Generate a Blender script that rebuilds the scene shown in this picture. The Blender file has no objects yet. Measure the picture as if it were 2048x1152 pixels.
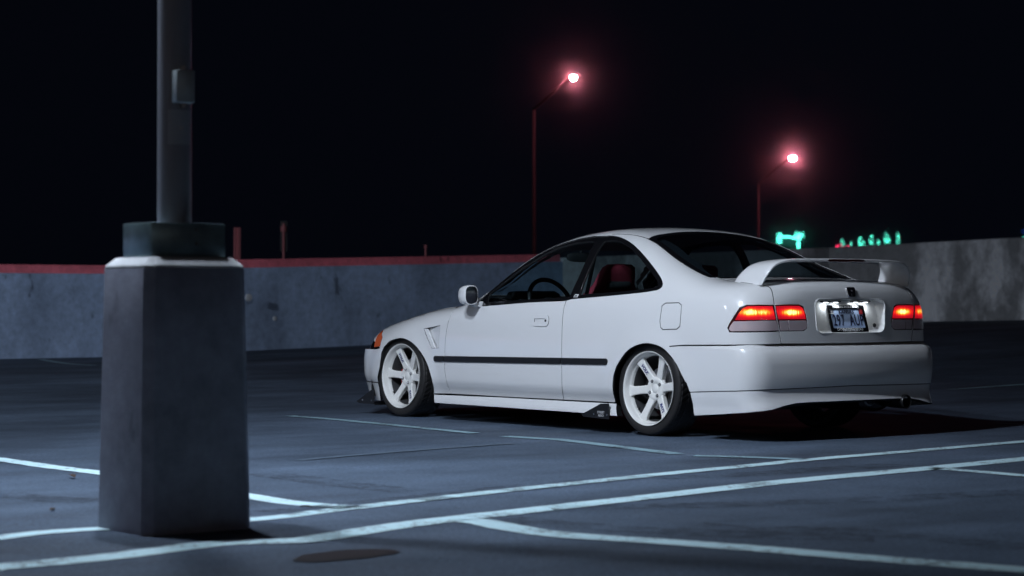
import bpy, bmesh, math, random
import numpy as np
from mathutils import Vector, Matrix
from mathutils.geometry import delaunay_2d_cdt

# ------------------------------------------------------------------ scene, camera, world, exposure
scene = bpy.context.scene
COL = scene.collection
rad = math.radians
# photograph is 2048 x 1152; world frame = parked car: X to its tail (front axle 0), Y to its right, Z up
FPX = 4217.96
CAM = np.array([12.188, -9.356, 0.839])
YAW, PITCH = -0.9067, 0.004631
FW = np.array([math.sin(YAW)*math.cos(PITCH), math.cos(YAW)*math.cos(PITCH), math.sin(PITCH)])
RT = np.array([math.cos(YAW), -math.sin(YAW), 0.0])
UP = np.cross(RT, FW)
cam_d = bpy.data.cameras.new('camera'); cam = bpy.data.objects.new('camera', cam_d); COL.objects.link(cam)
m = Matrix((RT, UP, -FW)).transposed().to_4x4(); m.translation = Vector(CAM); cam.matrix_world = m
cam_d.sensor_width = 36.0; cam_d.lens = FPX/2048*36.0
cam_d.clip_start = 0.1; cam_d.clip_end = 3000
cam_d.dof.use_dof = True; cam_d.dof.focus_distance = 13.4; cam_d.dof.aperture_fstop = 3.2
scene.camera = cam
world = bpy.data.worlds.new('World'); scene.world = world; world.use_nodes = True
bg = world.node_tree.nodes['Background']
bg.inputs[0].default_value = (0.12, 0.17, 0.36, 1); bg.inputs[1].default_value = 0.009
sun_d = bpy.data.lights.new('sky_glow', 'SUN'); sun_d.energy = 0.02; sun_d.angle = rad(12); sun_d.color = (0.7, 0.8, 1.0)  # dim wide sun added as sky glow, no moon in view
sun = bpy.data.objects.new('sky_glow', sun_d); COL.objects.link(sun); sun.rotation_euler = (rad(60), 0, rad(-25))
scene.view_settings.view_transform = 'Standard'; scene.view_settings.look = 'None'
scene.view_settings.exposure = 0.0; scene.view_settings.gamma = 1.0
scene.view_settings.use_curve_mapping = False
scene.render.engine = 'CYCLES'
scene.cycles.max_bounces = 8; scene.cycles.transparent_max_bounces = 12
scene.cycles.sample_clamp_indirect = 3.0

def pray(x, y):
    return FW + RT*(x-1024)/FPX - UP*(y-576)/FPX
def atZ(x, y, Z=0.0):
    d = pray(x, y); return CAM + d*(Z-CAM[2])/d[2]
def atD(x, y, depth):
    return CAM + pray(x, y)*depth

# ------------------------------------------------------------------ materials
MATS = {}
def new_mat(name):
    M = bpy.data.materials.new(name); M.use_nodes = True
    MATS[name] = M
    return M, M.node_tree.nodes, M.node_tree.links, M.node_tree.nodes['Principled BSDF']
def pbr(name, col, rough=0.5, metal=0.0, coat=0.0, spec=0.5, emit=None, estr=0.0, noise=0.0, nscale=20.0, bump=0.0, bscale=60.0, croughness=0.03):
    M, N, L, B = new_mat(name)
    B.inputs['Base Color'].default_value = (*col, 1); B.inputs['Roughness'].default_value = rough
    B.inputs['Metallic'].default_value = metal; B.inputs['Coat Weight'].default_value = coat
    B.inputs['Coat Roughness'].default_value = croughness; B.inputs['Specular IOR Level'].default_value = spec
    if emit:
        B.inputs['Emission Color'].default_value = (*emit, 1); B.inputs['Emission Strength'].default_value = estr
    if noise or bump:
        tc = N.new('ShaderNodeTexCoord')
    if noise:
        nz = N.new('ShaderNodeTexNoise'); nz.inputs['Scale'].default_value = nscale; nz.inputs['Detail'].default_value = 6
        L.new(tc.outputs['Object'], nz.inputs['Vector'])
        mr = N.new('ShaderNodeMapRange'); mr.inputs[3].default_value = 1-noise; mr.inputs[4].default_value = 1+noise
        L.new(nz.outputs['Fac'], mr.inputs[0])
        mx = N.new('ShaderNodeVectorMath'); mx.operation = 'SCALE'; mx.inputs[0].default_value = col
        L.new(mr.outputs[0], mx.inputs['Scale']); L.new(mx.outputs[0], B.inputs['Base Color'])
    if bump:
        nb = N.new('ShaderNodeTexNoise'); nb.inputs['Scale'].default_value = bscale; nb.inputs['Detail'].default_value = 8
        L.new(tc.outputs['Object'], nb.inputs['Vector'])
        bp = N.new('ShaderNodeBump'); bp.inputs['Strength'].default_value = bump; bp.inputs['Distance'].default_value = 0.01
        L.new(nb.outputs['Fac'], bp.inputs['Height']); L.new(bp.outputs[0], B.inputs['Normal'])
    return M
def glass_mat(name, tint, rough=0.0):
    M, N, L, B = new_mat(name); N.remove(B)
    out = N['Material Output']
    tr = N.new('ShaderNodeBsdfTransparent'); tr.inputs[0].default_value = (*tint, 1)
    gl = N.new('ShaderNodeBsdfGlossy'); gl.inputs['Roughness'].default_value = rough
    fr = N.new('ShaderNodeFresnel'); gm = N.new('ShaderNodeNewGeometry'); ir = N.new('ShaderNodeMapRange'); ir.inputs[3].default_value = 1.5; ir.inputs[4].default_value = 1/1.5; L.new(gm.outputs['Backfacing'], ir.inputs[0]); L.new(ir.outputs[0], fr.inputs[0])
    mx = N.new('ShaderNodeMixShader'); L.new(fr.outputs[0], mx.inputs[0]); L.new(tr.outputs[0], mx.inputs[1]); L.new(gl.outputs[0], mx.inputs[2])
    L.new(mx.outputs[0], out.inputs['Surface'])
    return M
def emit_mat(name, col, s):
    M, N, L, B = new_mat(name)
    B.inputs['Base Color'].default_value = (*[min(c, .8) for c in col], 1)
    B.inputs['Emission Color'].default_value = (*col, 1); B.inputs['Emission Strength'].default_value = s
    return M
pbr('paint', (0.80, 0.80, 0.80), 0.32, coat=1.0, croughness=.065)
pbr('wheel_white', (0.84, 0.83, 0.79), 0.35, coat=0.8)
pbr('shaded_barrel', (0.05, 0.05, 0.052), 0.55)  # shade behind the spokes and brake dust, put into the barrel's colour
pbr('black_gloss', (0.006, 0.006, 0.007), 0.18, coat=0.5)
pbr('black_plastic', (0.012, 0.012, 0.013), 0.5)
pbr('black_satin', (0.010, 0.010, 0.011), 0.35)
pbr('rubber', (0.013, 0.012, 0.012), 0.62, noise=0.25, nscale=30)
pbr('dark_interior', (0.018, 0.020, 0.024), 0.75)
pbr('grey_liner', (0.22, 0.24, 0.25), 0.8)
pbr('red_fabric', (0.20, 0.010, 0.025), 0.85, noise=0.15, nscale=60)
pbr('black_fabric', (0.010, 0.010, 0.012), 0.9)
pbr('steel', (0.45, 0.45, 0.46), 0.3, metal=1.0)
pbr('dark_steel', (0.06, 0.06, 0.065), 0.35, metal=1.0)
pbr('chrome', (0.75, 0.75, 0.76), 0.08, metal=1.0)
pbr('caliper_red', (0.35, 0.01, 0.015), 0.4)
pbr('decal_blue', (0.012, 0.02, 0.16), 0.5)
pbr('decal_white', (0.75, 0.75, 0.75), 0.5)
pbr('plate_blue', (0.42, 0.54, 0.78), 0.4)
pbr('plate_navy', (0.01, 0.015, 0.06), 0.4)
pbr('sticker_red', (0.45, 0.01, 0.02), 0.5)
pbr('smoke_lens', (0.52, 0.42, 0.44), 0.15, coat=1.0)
pbr('lamp_base', (0.05, 0.004, 0.006), 0.2, coat=1.0)
pbr('amber_lens', (0.75, 0.14, 0.05), 0.15, coat=1.0)
pbr('dark_red_lens', (0.05, 0.004, 0.004), 0.1, coat=1.0)
glass_mat('side_glass', (0.80, 0.95, 0.97))
glass_mat('rear_glass', (0.50, 0.60, 0.64))
glass_mat('front_glass', (0.82, 0.96, 0.98))
pbr('mirror', (0.85, 0.88, 0.88), 0.02, metal=1.0)

# ------------------------------------------------------------------ helpers
def set_parent(o, p):
    if p is not None: o.parent = p
    return o
def link_mesh(name, verts, faces, mat, parent=None, smooth=False, normals=None):
    me = bpy.data.meshes.new(name); me.from_pydata([tuple(v) for v in verts], [], [tuple(f) for f in faces])
    mats = mat if isinstance(mat, (list, tuple)) else [mat]
    for q in mats: me.materials.append(MATS[q] if isinstance(q, str) else q)
    me.update()
    if smooth or normals is not None:
        me.polygons.foreach_set('use_smooth', [True]*len(me.polygons))
    if normals is not None:
        me.normals_split_custom_set_from_vertices([tuple(n) for n in normals])
    o = bpy.data.objects.new(name, me); COL.objects.link(o)
    return set_parent(o, parent)
def empty(name, loc=(0, 0, 0), parent=None):
    o = bpy.data.objects.new(name, None); COL.objects.link(o); o.location = loc; o.empty_display_size = 0.2
    return set_parent(o, parent)
def tag(o, label=None, cat=None, group=None, kind=None):
    if label: o['label'] = label
    if cat: o['category'] = cat
    if group: o['group'] = group
    if kind: o['kind'] = kind
    return o
class MB:
    """collects simple solids into one mesh"""
    def __init__(s): s.v = []; s.f = []
    def add(s, v, f):
        b = len(s.v); s.v += [tuple(map(float, p)) for p in v]; s.f += [tuple(i+b for i in q) for q in f]
        return s
    def box(s, c, size, rot=None):
        x, y, z = [d/2 for d in size]
        P = [(-x,-y,-z),(x,-y,-z),(x,y,-z),(-x,y,-z),(-x,-y,z),(x,-y,z),(x,y,z),(-x,y,z)]
        if rot is not None: P = [tuple(rot @ Vector(p)) for p in P]
        P = [(p[0]+c[0], p[1]+c[1], p[2]+c[2]) for p in P]
        return s.add(P, [(0,3,2,1),(4,5,6,7),(0,1,5,4),(1,2,6,5),(2,3,7,6),(3,0,4,7)])
    def rings(s, rings, closed=True, cap0=True, cap1=True):
        n = len(rings[0]); v = [p for r in rings for p in r]; f = []
        for i in range(len(rings)-1):
            for j in range(n if closed else n-1):
                k = (j+1) % n
                f.append((i*n+j, i*n+k, (i+1)*n+k, (i+1)*n+j))
        if cap0: f.append(tuple(reversed(range(n))))
        if cap1: f.append(tuple((len(rings)-1)*n+j for j in range(n)))
        return s.add(v, f)
    def tube(s, pts, r, n=12, cap=True):
        pts = [Vector(p) for p in pts]; rs = r if isinstance(r, (list, tuple)) else [r]*len(pts)
        R = []; prev = None
        for i, p in enumerate(pts):
            t = (pts[min(i+1, len(pts)-1)]-pts[max(i-1, 0)]).normalized()
            a = prev if prev is not None else (Vector((0, 0, 1)) if abs(t.z) < .9 else Vector((1, 0, 0)))
            x = (a - t*a.dot(t)).normalized(); y = t.cross(x); prev = x
            R.append([tuple(p + x*rs[i]*math.cos(2*math.pi*k/n) + y*rs[i]*math.sin(2*math.pi*k/n)) for k in range(n)])
        return s.rings(R, cap0=cap, cap1=cap)
    def build(s, name, mat, parent=None, smooth=False, bevel=0.0, seg=2, angle=40):
        o = link_mesh(name, s.v, s.f, mat, parent)
        me = o.data
        bm = bmesh.new(); bm.from_mesh(me); bmesh.ops.recalc_face_normals(bm, faces=bm.faces)
        if bevel > 0:
            es = [e for e in bm.edges if len(e.link_faces) == 2 and e.calc_face_angle(0) > rad(28)]
            bmesh.ops.bevel(bm, geom=es, offset=bevel, segments=seg, affect='EDGES', profile=0.5, clamp_overlap=True)
        if smooth or bevel > 0:
            for fc in bm.faces: fc.smooth = True
            for e in bm.edges:
                if len(e.link_faces) == 2 and e.calc_face_angle(0) > rad(angle): e.smooth = False
        bm.to_mesh(me); bm.free()
        return o
def lathe(profile, n=64, axis='Y'):
    """profile of (radius, offset along axis) -> rings"""
    R = []
    for r, d in profile:
        R.append([(r*math.cos(2*math.pi*k/n), d, r*math.sin(2*math.pi*k/n)) for k in range(n)])
    return R
_fontmesh = {}
def text_mesh(txt, name, mat, parent, M4, size=1.0, extrude=0.0, spacing=1.0, align='CENTER', xscale=1.0, shear=0.0, bold=0.0):
    cu = bpy.data.curves.new(name, 'FONT'); cu.body = txt; cu.size = size; cu.align_x = align; cu.align_y = 'CENTER'
    cu.extrude = extrude; cu.space_character = spacing; cu.shear = shear; cu.offset = bold; cu.resolution_u = 3
    tmp = bpy.data.objects.new(name, cu); COL.objects.link(tmp)
    dg = bpy.context.evaluated_depsgraph_get()
    me = bpy.data.meshes.new_from_object(tmp.evaluated_get(dg))
    bpy.data.objects.remove(tmp); bpy.data.curves.remove(cu)
    me.transform(Matrix.Diagonal((xscale, 1, 1, 1))); me.transform(M4)
    me.materials.clear(); me.materials.append(MATS[mat]); me.name = name
    o = bpy.data.objects.new(name, me); COL.objects.link(o)
    return set_parent(o, parent)
def frame_mat(o, x, y, z):
    M = Matrix((Vector(x).normalized(), Vector(y).normalized(), Vector(z).normalized())).transposed().to_4x4(); M.translation = Vector(o)
    return M
def catmull(pts, n=8, closed=False):
    P = np.array(pts, float); N = len(P); out = []
    rng = range(N) if closed else range(N-1)
    for i in rng:
        if closed: p0, p1, p2, p3 = P[i-1], P[i], P[(i+1) % N], P[(i+2) % N]
        else: p0, p1, p2, p3 = P[max(i-1, 0)], P[i], P[i+1], P[min(i+2, N-1)]
        for k in range(n):
            t = k/n
            out.append(.5*((2*p1)+(-p0+p2)*t+(2*p0-5*p1+4*p2-p3)*t*t+(-p0+3*p1-3*p2+p3)*t**3))
    if not closed: out.append(P[-1])
    return np.array(out)
def resample(poly, step, closed=True):
    P = np.array(poly, float)
    if closed: P = np.vstack([P, P[:1]])
    out = []
    for a, b in zip(P[:-1], P[1:]):
        L = np.linalg.norm(b-a)
        if L < 1e-6: continue
        n = max(1, int(math.ceil(L/step)))
        for k in range(n): out.append(a+(b-a)*k/n)
    if not closed: out.append(P[-1])
    return np.array(out)
def inside(poly, pts):
    x, y = pts[:, 0], pts[:, 1]; res = np.zeros(len(pts), bool)
    a = poly; b = np.roll(poly, -1, 0)
    for (x1, y1), (x2, y2) in zip(a, b):
        c = ((y1 > y) != (y2 > y))
        with np.errstate(divide='ignore', invalid='ignore'):
            xi = (x2-x1)*(y-y1)/(y2-y1)+x1
        res ^= c & (x < xi)
    return res
def area2(p):
    q = np.roll(p, -1, 0); return .5*np.sum(p[:, 0]*q[:, 1]-q[:, 0]*p[:, 1])
def inset_poly(P, d):
    """move every vertex of a closed polygon inwards by d"""
    s = 1 if area2(P) > 0 else -1
    e0 = P-np.roll(P, 1, 0); e1 = np.roll(P, -1, 0)-P
    e0 /= np.linalg.norm(e0, axis=1)[:, None]+1e-12; e1 /= np.linalg.norm(e1, axis=1)[:, None]+1e-12
    n0 = np.stack([-e0[:, 1], e0[:, 0]], 1)*s; n1 = np.stack([-e1[:, 1], e1[:, 0]], 1)*s
    b = n0+n1; b /= np.linalg.norm(b, axis=1)[:, None]+1e-9
    c = np.clip(np.sum(b*n0, 1), .5, 1)
    return P+b*(d/c)[:, None]
class Curve:
    """monotone cubic through (x, y), then smoothed; fast lookup with slope"""
    def __init__(s, pts, sigma=0.03):
        x = np.array([p[0] for p in pts], float); y = np.array([p[1] for p in pts], float)
        h = np.diff(x); d = np.diff(y)/h; mm = np.zeros_like(x)
        mm[1:-1] = np.where(d[:-1]*d[1:] > 0, 2*d[:-1]*d[1:]/(d[:-1]+d[1:]+1e-12), 0)
        mm[0], mm[-1] = d[0], d[-1]
        g = np.arange(x[0]-.3, x[-1]+.3, .002); i = np.clip(np.searchsorted(x, g)-1, 0, len(h)-1)
        t = (g-x[i])/h[i]; tc = np.clip(t, 0, 1)
        v = (y[i]*(1+2*tc)*(1-tc)**2+mm[i]*h[i]*tc*(1-tc)**2+y[i+1]*tc*tc*(3-2*tc)+mm[i+1]*h[i]*tc*tc*(tc-1))
        v = np.where(t < 0, y[0]+mm[0]*(g-x[0]), np.where(t > 1, y[-1]+mm[-1]*(g-x[-1]), v))
        if sigma > 0:
            k = np.arange(-int(3*sigma/.002), int(3*sigma/.002)+1)*.002; w = np.exp(-.5*(k/sigma)**2); w /= w.sum()
            v = np.convolve(np.pad(v, len(k)//2, mode='reflect', reflect_type='odd'), w, 'valid')
        s.g, s.v, s.dv = g, v, np.gradient(v, .002)
    def __call__(s, x): return np.interp(x, s.g, s.v)
    def d(s, x): return np.interp(x, s.g, s.dv)

# ------------------------------------------------------------------ car body as one smooth solid
SEC = Curve([(.05,.770),(.12,.790),(.19,.808),(.215,.816),(.24,.832),(.27,.845),(.32,.849),(.44,.852),(.56,.849),(.68,.841),(.76,.830),(.82,.817),(.90,.786),(1.0,.738),(1.1,.684),(1.2,.627),(1.27,.583),(1.40,.49)], .014)
PLAN = Curve([(-.9,-.30),(-.72,-.16),(-.55,-.085),(-.35,-.048),(-.1,-.024),(.3,-.010),(.9,-.002),(1.4,0),(2.0,-.001),(2.5,-.003),(2.8,-.008),(3.1,-.016),(3.4,-.030),(3.7,-.06)], .06)
ZC = Curve([(-.85,.42),(-.74,.54),(-.66,.605),(-.5,.655),(-.3,.700),(0,.752),(.3,.798),(.55,.832),(.64,.860),(.75,.925),(.9,1.010),(1.1,1.118),(1.3,1.203),(1.5,1.257),(1.7,1.285),(1.95,1.297),(2.15,1.284),(2.35,1.236),(2.6,1.140),(2.85,1.034),(2.98,.982),(3.08,.962),(3.25,.953),(3.42,.944),(3.55,.935),(3.8,.915)], .028)
CR = Curve([(-.8,.16),(-.3,.11),(.3,.08),(.6,.12),(.9,.26),(1.2,.20),(1.6,.12),(2.0,.10),(2.3,.13),(2.6,.15),(2.9,.09),(3.1,.05),(3.6,.05)], .05)
KT = Curve([(-.8,.20),(.3,.16),(.7,.08),(1.2,.09),(1.6,.14),(2.1,.14),(2.5,.09),(2.9,.10),(3.1,.12),(3.6,.12)], .05)
XR = Curve([(.0,3.50),(.2,3.52),(.45,3.528),(.6,3.527),(.72,3.525),(.84,3.519),(.92,3.511),(1.0,3.495),(1.1,3.46)], .02)
XF = Curve([(.0,-.70),(.2,-.735),(.35,-.745),(.45,-.735),(.55,-.70),(.62,-.65),(.7,-.55),(.9,-.3)], .02)
WX, WR, WZ = (0.0, 2.62), 0.286, 0.286
def smax(a, b, k):
    h = np.maximum(k-np.abs(a-b), 0)/k
    return np.maximum(a, b)+h*h*k*.25
def sstep(a, b, x):
    t = np.clip((x-a)/(b-a), 0, 1); return t*t*(3-2*t)
def side_f(X, Y, Z):
    a = np.abs(Y)
    fl = 0
    for wx, amp, R0 in ((.02, .016, .36), (2.64, .010, .37)):
        d = np.sqrt((X-wx)**2+(Z-.19)**2)
        fl = fl+amp*sstep(R0+.13, R0-.01, d)
    ys = SEC(Z)+PLAN(X)+fl
    return (a-ys)/np.sqrt(1+np.minimum(SEC.d(Z)**2, 2))
def top_f(X, Y, Z):
    a = np.abs(Y)
    zt = ZC(X)-CR(X)*a*a
    return (Z-zt)/np.sqrt(1+ZC.d(X)**2)
def F_body(P):
    X, Y, Z = P[..., 0], P[..., 1], P[..., 2]; a = np.abs(Y)
    f = smax(side_f(X, Y, Z), top_f(X, Y, Z), KT(X))
    fr = X-(XR(Z)-.10*a*a)
    ff = (XF(Z)+.16*a*a)-X
    f = smax(f, fr, .09+.11*sstep(.35, .75, a))
    return smax(f, ff, .24)
XBR = Curve([(.20,3.535),(.27,3.548),(.32,3.562),(.40,3.573),(.46,3.573),(.50,3.566),(.53,3.553),(.555,3.531),(.572,3.500),(.60,3.44)], .008)
def F_bumper(P):
    X, Y, Z = P[..., 0], P[..., 1], P[..., 2]; a = np.abs(Y)
    fs = side_f(X, Y, Z)-.008*sstep(2.85, 3.1, X)+.05*sstep(.54, .60, Z)*sstep(3.0, 3.4, X)
    fr = X-(XBR(Z)-.10*a*a)
    return smax(fs, fr, .15)
XLR = Curve([(.05,3.578),(.14,3.588),(.18,3.586),(.22,3.572),(.25,3.558),(.28,3.552),(.32,3.553),(.36,3.556)], .008)
SL = Curve([(.05,.034),(.14,.034),(.19,.026),(.24,.010),(.28,.001),(.40,0)], .012)
def F_lip(P):
    X, Y, Z = P[..., 0], P[..., 1], P[..., 2]; a = np.abs(Y)
    fs = side_f(X, Y, Z)-SL(Z)
    fr = X-(XLR(Z)-.10*a*a)
    return smax(fs, fr, .14)
XBF = Curve([(.05,-.74),(.14,-.755),(.25,-.76),(.36,-.765),(.44,-.75),(.50,-.70),(.56,-.62)], .012)
def F_fbumper(P):
    X, Y, Z = P[..., 0], P[..., 1], P[..., 2]; a = np.abs(Y)
    fs = side_f(X, Y, Z)-.004
    ff = (XBF(Z)+.14*a*a)-X
    return smax(fs, ff, .24)
SKS = Curve([(.02,.016),(.09,.024),(.13,.022),(.16,.012),(.19,-.002),(.24,-.02)], .008)
def F_skirt(P):
    X, Y, Z = P[..., 0], P[..., 1], P[..., 2]
    return np.abs(Y)-(.824+SKS(Z)+PLAN(X))
def grad(F, P, h=2e-3):
    g = np.stack([F(P+np.eye(3)[i]*h)-F(P-np.eye(3)[i]*h) for i in range(3)], -1)
    return g/(np.linalg.norm(g, axis=-1, keepdims=True)+1e-12)
def solve(F, o, d, t0, t1, off=0.0, it=46):
    """f rises through off between t0 and t1 along the rays"""
    a = np.full(len(o), t0, float); b = np.full(len(o), t1, float)
    for _ in range(it):
        mid = (a+b)/2; v = F(o+d*mid[:, None])-off
        a = np.where(v < 0, mid, a); b = np.where(v < 0, b, mid)
    return o+d*((a+b)/2)[:, None]
def pix_hit(F, px, off=0.0):
    """where camera rays first meet the solid; at its outline the nearest pass"""
    px = np.array(px, float); d = np.array([pray(x, y) for x, y in px]); t = np.arange(9.5, 17.5, .01)
    out = []
    for k in range(len(px)):
        v = F(CAM+d[k]*t[:, None])-off
        neg = np.where(v < 0)[0]
        if len(neg) == 0: out.append(CAM+d[k]*t[np.argmin(v)]); continue
        hi = t[neg[0]]; lo = hi-.01
        for _ in range(30):
            mid = (lo+hi)/2
            if F((CAM+d[k]*mid)[None])[0]-off < 0: hi = mid
            else: lo = mid
        out.append(CAM+d[k]*hi)
    return np.array(out)
# ray families: (u, z) all round the sides and ends, (x, y) from above, (y, phi) over the boot
U0, UF, UR = 2.70, 0.10, 0.80
def map_side(uv):
    u, z = uv[:, 0], uv[:, 1]
    pr_ = np.maximum(u-U0, 0)/UR; pf = np.maximum(UF-u, 0)/UR
    o = np.stack([np.clip(u, UF, U0), 0*u, z], 1)
    d = np.stack([np.sin(pr_)-np.sin(pf), -np.where(u > U0, np.cos(pr_), np.where(u < UF, np.cos(pf), 1.0)), 0*u], 1)
    return o, d, 0.0, 1.6
def inv_side(P):
    P = np.atleast_2d(P); X, Y, Z = P.T
    u = np.where(X > U0, U0+UR*np.arctan2(X-U0, -Y), np.where(X < UF, UF-UR*np.arctan2(UF-X, -Y), X))
    return np.stack([u, Z], 1)
def map_top(xy):
    n = len(xy); return np.stack([xy[:, 0], xy[:, 1], np.full(n, .2)], 1), np.tile([0., 0, 1], (n, 1)), 0.0, 1.6
TX, TZ, TR = 2.98, 0.62, 0.42
def map_boot(q):
    ph = q[:, 1]/TR
    o = np.stack([np.full(len(q), TX), q[:, 0], np.full(len(q), TZ)], 1)
    return o, np.stack([np.cos(ph), 0*ph, np.sin(ph)], 1), 0.0, 1.2
def inv_boot(P):
    P = np.atleast_2d(P); return np.stack([P[:, 1], TR*np.arctan2(P[:, 2]-TZ, P[:, 0]-TX)], 1)
def mirror_u(q):      # left to right in (u, z)
    return np.stack([2*(U0+UR*math.pi/2)-q[:, 0], q[:, 1]], 1)
def surf_from_top(F, xy):
    return solve(F, *map_top(np.array(xy, float)))
def panel(name, outline, rmap, F, mat, parent, holes=(), gap=.0030, grid=.03, depth=.018, off=0.0, mirror=True, step=.012, hole_gap=None):
    out = resample(outline, step); 
    if gap: out = inset_poly(out, gap)
    hs = []
    for hgeom in holes:
        hp = resample(hgeom, step)
        hg = gap if hole_gap is None else hole_gap
        if hg: hp = inset_poly(hp, -hg)
        hs.append(hp)
    lo, hi = out.min(0), out.max(0)
    gx, gy = np.meshgrid(np.arange(lo[0]+grid*.4, hi[0], grid), np.arange(lo[1]+grid*.37, hi[1], grid)); G = np.stack([gx.ravel(), gy.ravel()], 1)
    G = G[inside(out, G)]
    for hp in hs: G = G[~inside(hp, G)]
    allb = np.vstack([out]+hs)
    if len(G):
        dmin = np.array([np.min(np.sum((allb-g)**2, 1)) for g in G]); G = G[dmin > (grid*.35)**2]
    V = [Vector(p) for p in np.vstack([allb, G])]
    edges = []; b = 0
    for loop in [out]+hs:
        n = len(loop); edges += [(b+i, b+(i+1) % n) for i in range(n)]; b += n
    v2, e2, tris, *_ = delaunay_2d_cdt(V, edges, [], 0, 1e-7)
    q = np.array([tuple(p) for p in v2]); T = np.array([t for t in tris if len(t) == 3])
    c = q[T].mean(1); ok = inside(out, c)
    for hp in hs: ok &= ~inside(hp, c)
    T = T[ok]
    used = np.unique(T); remap = -np.ones(len(q), int); remap[used] = np.arange(len(used)); q = q[used]; T = remap[T]
    o, d, t0, t1 = rmap(q); P = solve(F, o, d, t0, t1, off); Nn = grad(F, P)
    tn = np.cross(P[T[:, 1]]-P[T[:, 0]], P[T[:, 2]]-P[T[:, 0]])
    fl = np.sum(tn*Nn[T[:, 0]], 1) < 0; T[fl] = T[fl][:, ::-1]
    verts = [P]; norms = [Nn]; faces = [tuple(t) for t in T]; base = len(P); dark = []
    if depth:
        for loop in [out]+hs:
            o, d, t0, t1 = rmap(loop); Q = solve(F, o, d, t0, t1, off); n_ = grad(F, Q)
            tg = np.roll(Q, -1, 0)-np.roll(Q, 1, 0); lat = np.cross(tg, n_); lat /= np.linalg.norm(lat, axis=1)[:, None]+1e-12
            # point lat away from the sheet
            s = 1.0 if (area2(loop) > 0) else -1.0
            tri_dir = 1.0
            mid = q.mean(0)
            eps = inset_poly(loop, .004 if loop is out else -.004)
            o, d, t0, t1 = rmap(eps); Qi = solve(F, o, d, t0, t1, off)
            sg = np.sign(np.sum((Q-Qi)*lat, 1)); sg[sg == 0] = 1; lat *= sg[:, None]
            mb = n_*.75+lat*.66
            verts += [Q, Q-n_*.0016+lat*.0008, Q-n_*depth]; norms += [n_*.9+lat*.43, lat, lat]
            n = len(loop)
            for i in range(n):
                j = (i+1) % n
                for r in (0, 1):
                    A, B, C_, D = base+r*n+i, base+r*n+j, base+(r+1)*n+j, base+(r+1)*n+i
                    faces.append((A, B, C_, D) if sg[i] < 0 else (A, D, C_, B))
                    if r == 1: dark.append(len(faces)-1)
            base += 3*n
    verts = np.vstack(verts); norms = np.vstack(norms); norms = norms/np.linalg.norm(norms, axis=1)[:, None]
    mat = [mat, 'black_plastic']  # seam walls coloured black to stand for the shade in the gaps
    objs = [link_mesh(name, verts, faces, mat, parent, normals=norms)]
    if mirror:
        m_ = np.array([1, -1, 1]); objs.append(link_mesh(name, verts*m_, [tuple(reversed(f_)) for f_ in faces], mat, parent, normals=norms*m_))
    if dark:
        for o_ in objs:
            for i in dark: o_.data.polygons[i].material_index = 1
    return objs
def px(pts, F=F_body, sm=0):
    p = pts if not sm else [tuple(x) for x in catmull(pts, sm)]
    return pix_hit(F, p)
def pside(pts, F=F_body, sm=0): return inv_side(px(pts, F, sm))
def crop(pts, s, ox, oy): return [(x/s+ox, y/s+oy) for x, y in pts]

# ------------------------------------------------------------------ the car
car = empty('parked_car', (0, 0, 0))
tag(car, 'white two-door coupe with rear wing and lit red tail lamps', 'car')
# seam lines, read off the photograph onto the body
door_front = pside([(916,613.5),(904,626),(896,646),(891,675),(889,715),(890,748),(896,773),(904,788)], sm=4)
door_rear = pside([(1132,601),(1126.5,622),(1124,658),(1123,715),(1124,773),(1127.5,800)], sm=4)
sill = pside([(866,787.5),(904,788),(1000,793.5),(1127.5,800),(1234,805.5)], sm=4)
arch_f = pside([(763,699),(770.7,691),(780,682),(799,676.5),(814.6,680),(830,691),(845,710.5),(854.7,730),(862,754),(866.5,773),(868,787.5)], sm=4)
arch_r = pside([(1231,805.5),(1226,783),(1225.5,765),(1228,748),(1235,729),(1250,706.5),(1266,694),(1290,687),(1312,690.5),(1328,699),(1344,716),(1360,740),(1372,764),(1379,783.5)], sm=4)
DLO = crop([(250,680),(300,545),(330,452),(480,347),(640,247),(800,158),(950,102),(1100,72),(1250,54),(1400,50),(1500,62),(1600,110),(1700,200),(1800,320),(1870,420),(1893,478),(1882,510),(1830,535),(1700,555),(1450,580),(1080,613),(700,643),(400,668)], 4.452, 900, 460)
dlo = pside([DLO[0], DLO[1], DLO[2]])
dlo_top = pside(DLO[2:16], sm=4)
dlo_tip = pside(DLO[15:19], sm=4)
dlo_bot = pside(DLO[18:]+[DLO[0]])
dlo_loop = np.vstack([dlo[:2], dlo_top, dlo_tip[1:], dlo_bot[1:-1]])
# upper seams from plan view: windscreen edge, roof seam, backlight edge
ws_edge = catmull([(.80,-.690),(.95,-.672),(1.15,-.640),(1.34,-.585)], 6)
roof_seam = catmull([(1.34,-.585),(1.5,-.560),(1.8,-.540),(2.1,-.528),(2.30,-.528)], 6)
bl_edge = catmull([(2.30,-.528),(2.45,-.548),(2.65,-.582),(2.83,-.610),(2.93,-.612),(3.00,-.588)], 6)
def top_uv(xy): return inv_side(surf_from_top(F_body, xy))
ws_uv, rs_uv, bl_uv = top_uv(ws_edge), top_uv(roof_seam), top_uv(bl_edge[:-4])
trunk_px = [(1428,554),(1460,560.5),(1500,566.5),(1530,571),(1541,576),(1546,590),(1549,610),(1556,650),(1563,688)]
seam3d = px(trunk_px, sm=5)
seam_uv = inv_side(seam3d)
bump_top_px = [(1563,688),(1459.5,690),(1362,690.5),(1339,692.5),(1330,698.5)]
bump_top = pside(bump_top_px, sm=1)
fuel = pside(crop([(100,552),(97,520),(104,470),(108,445),(125,432),(190,430),(203,442),(200,490),(195,545),(180,560),(112,562)], 2.4516, 1280, 430), sm=1)
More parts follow.
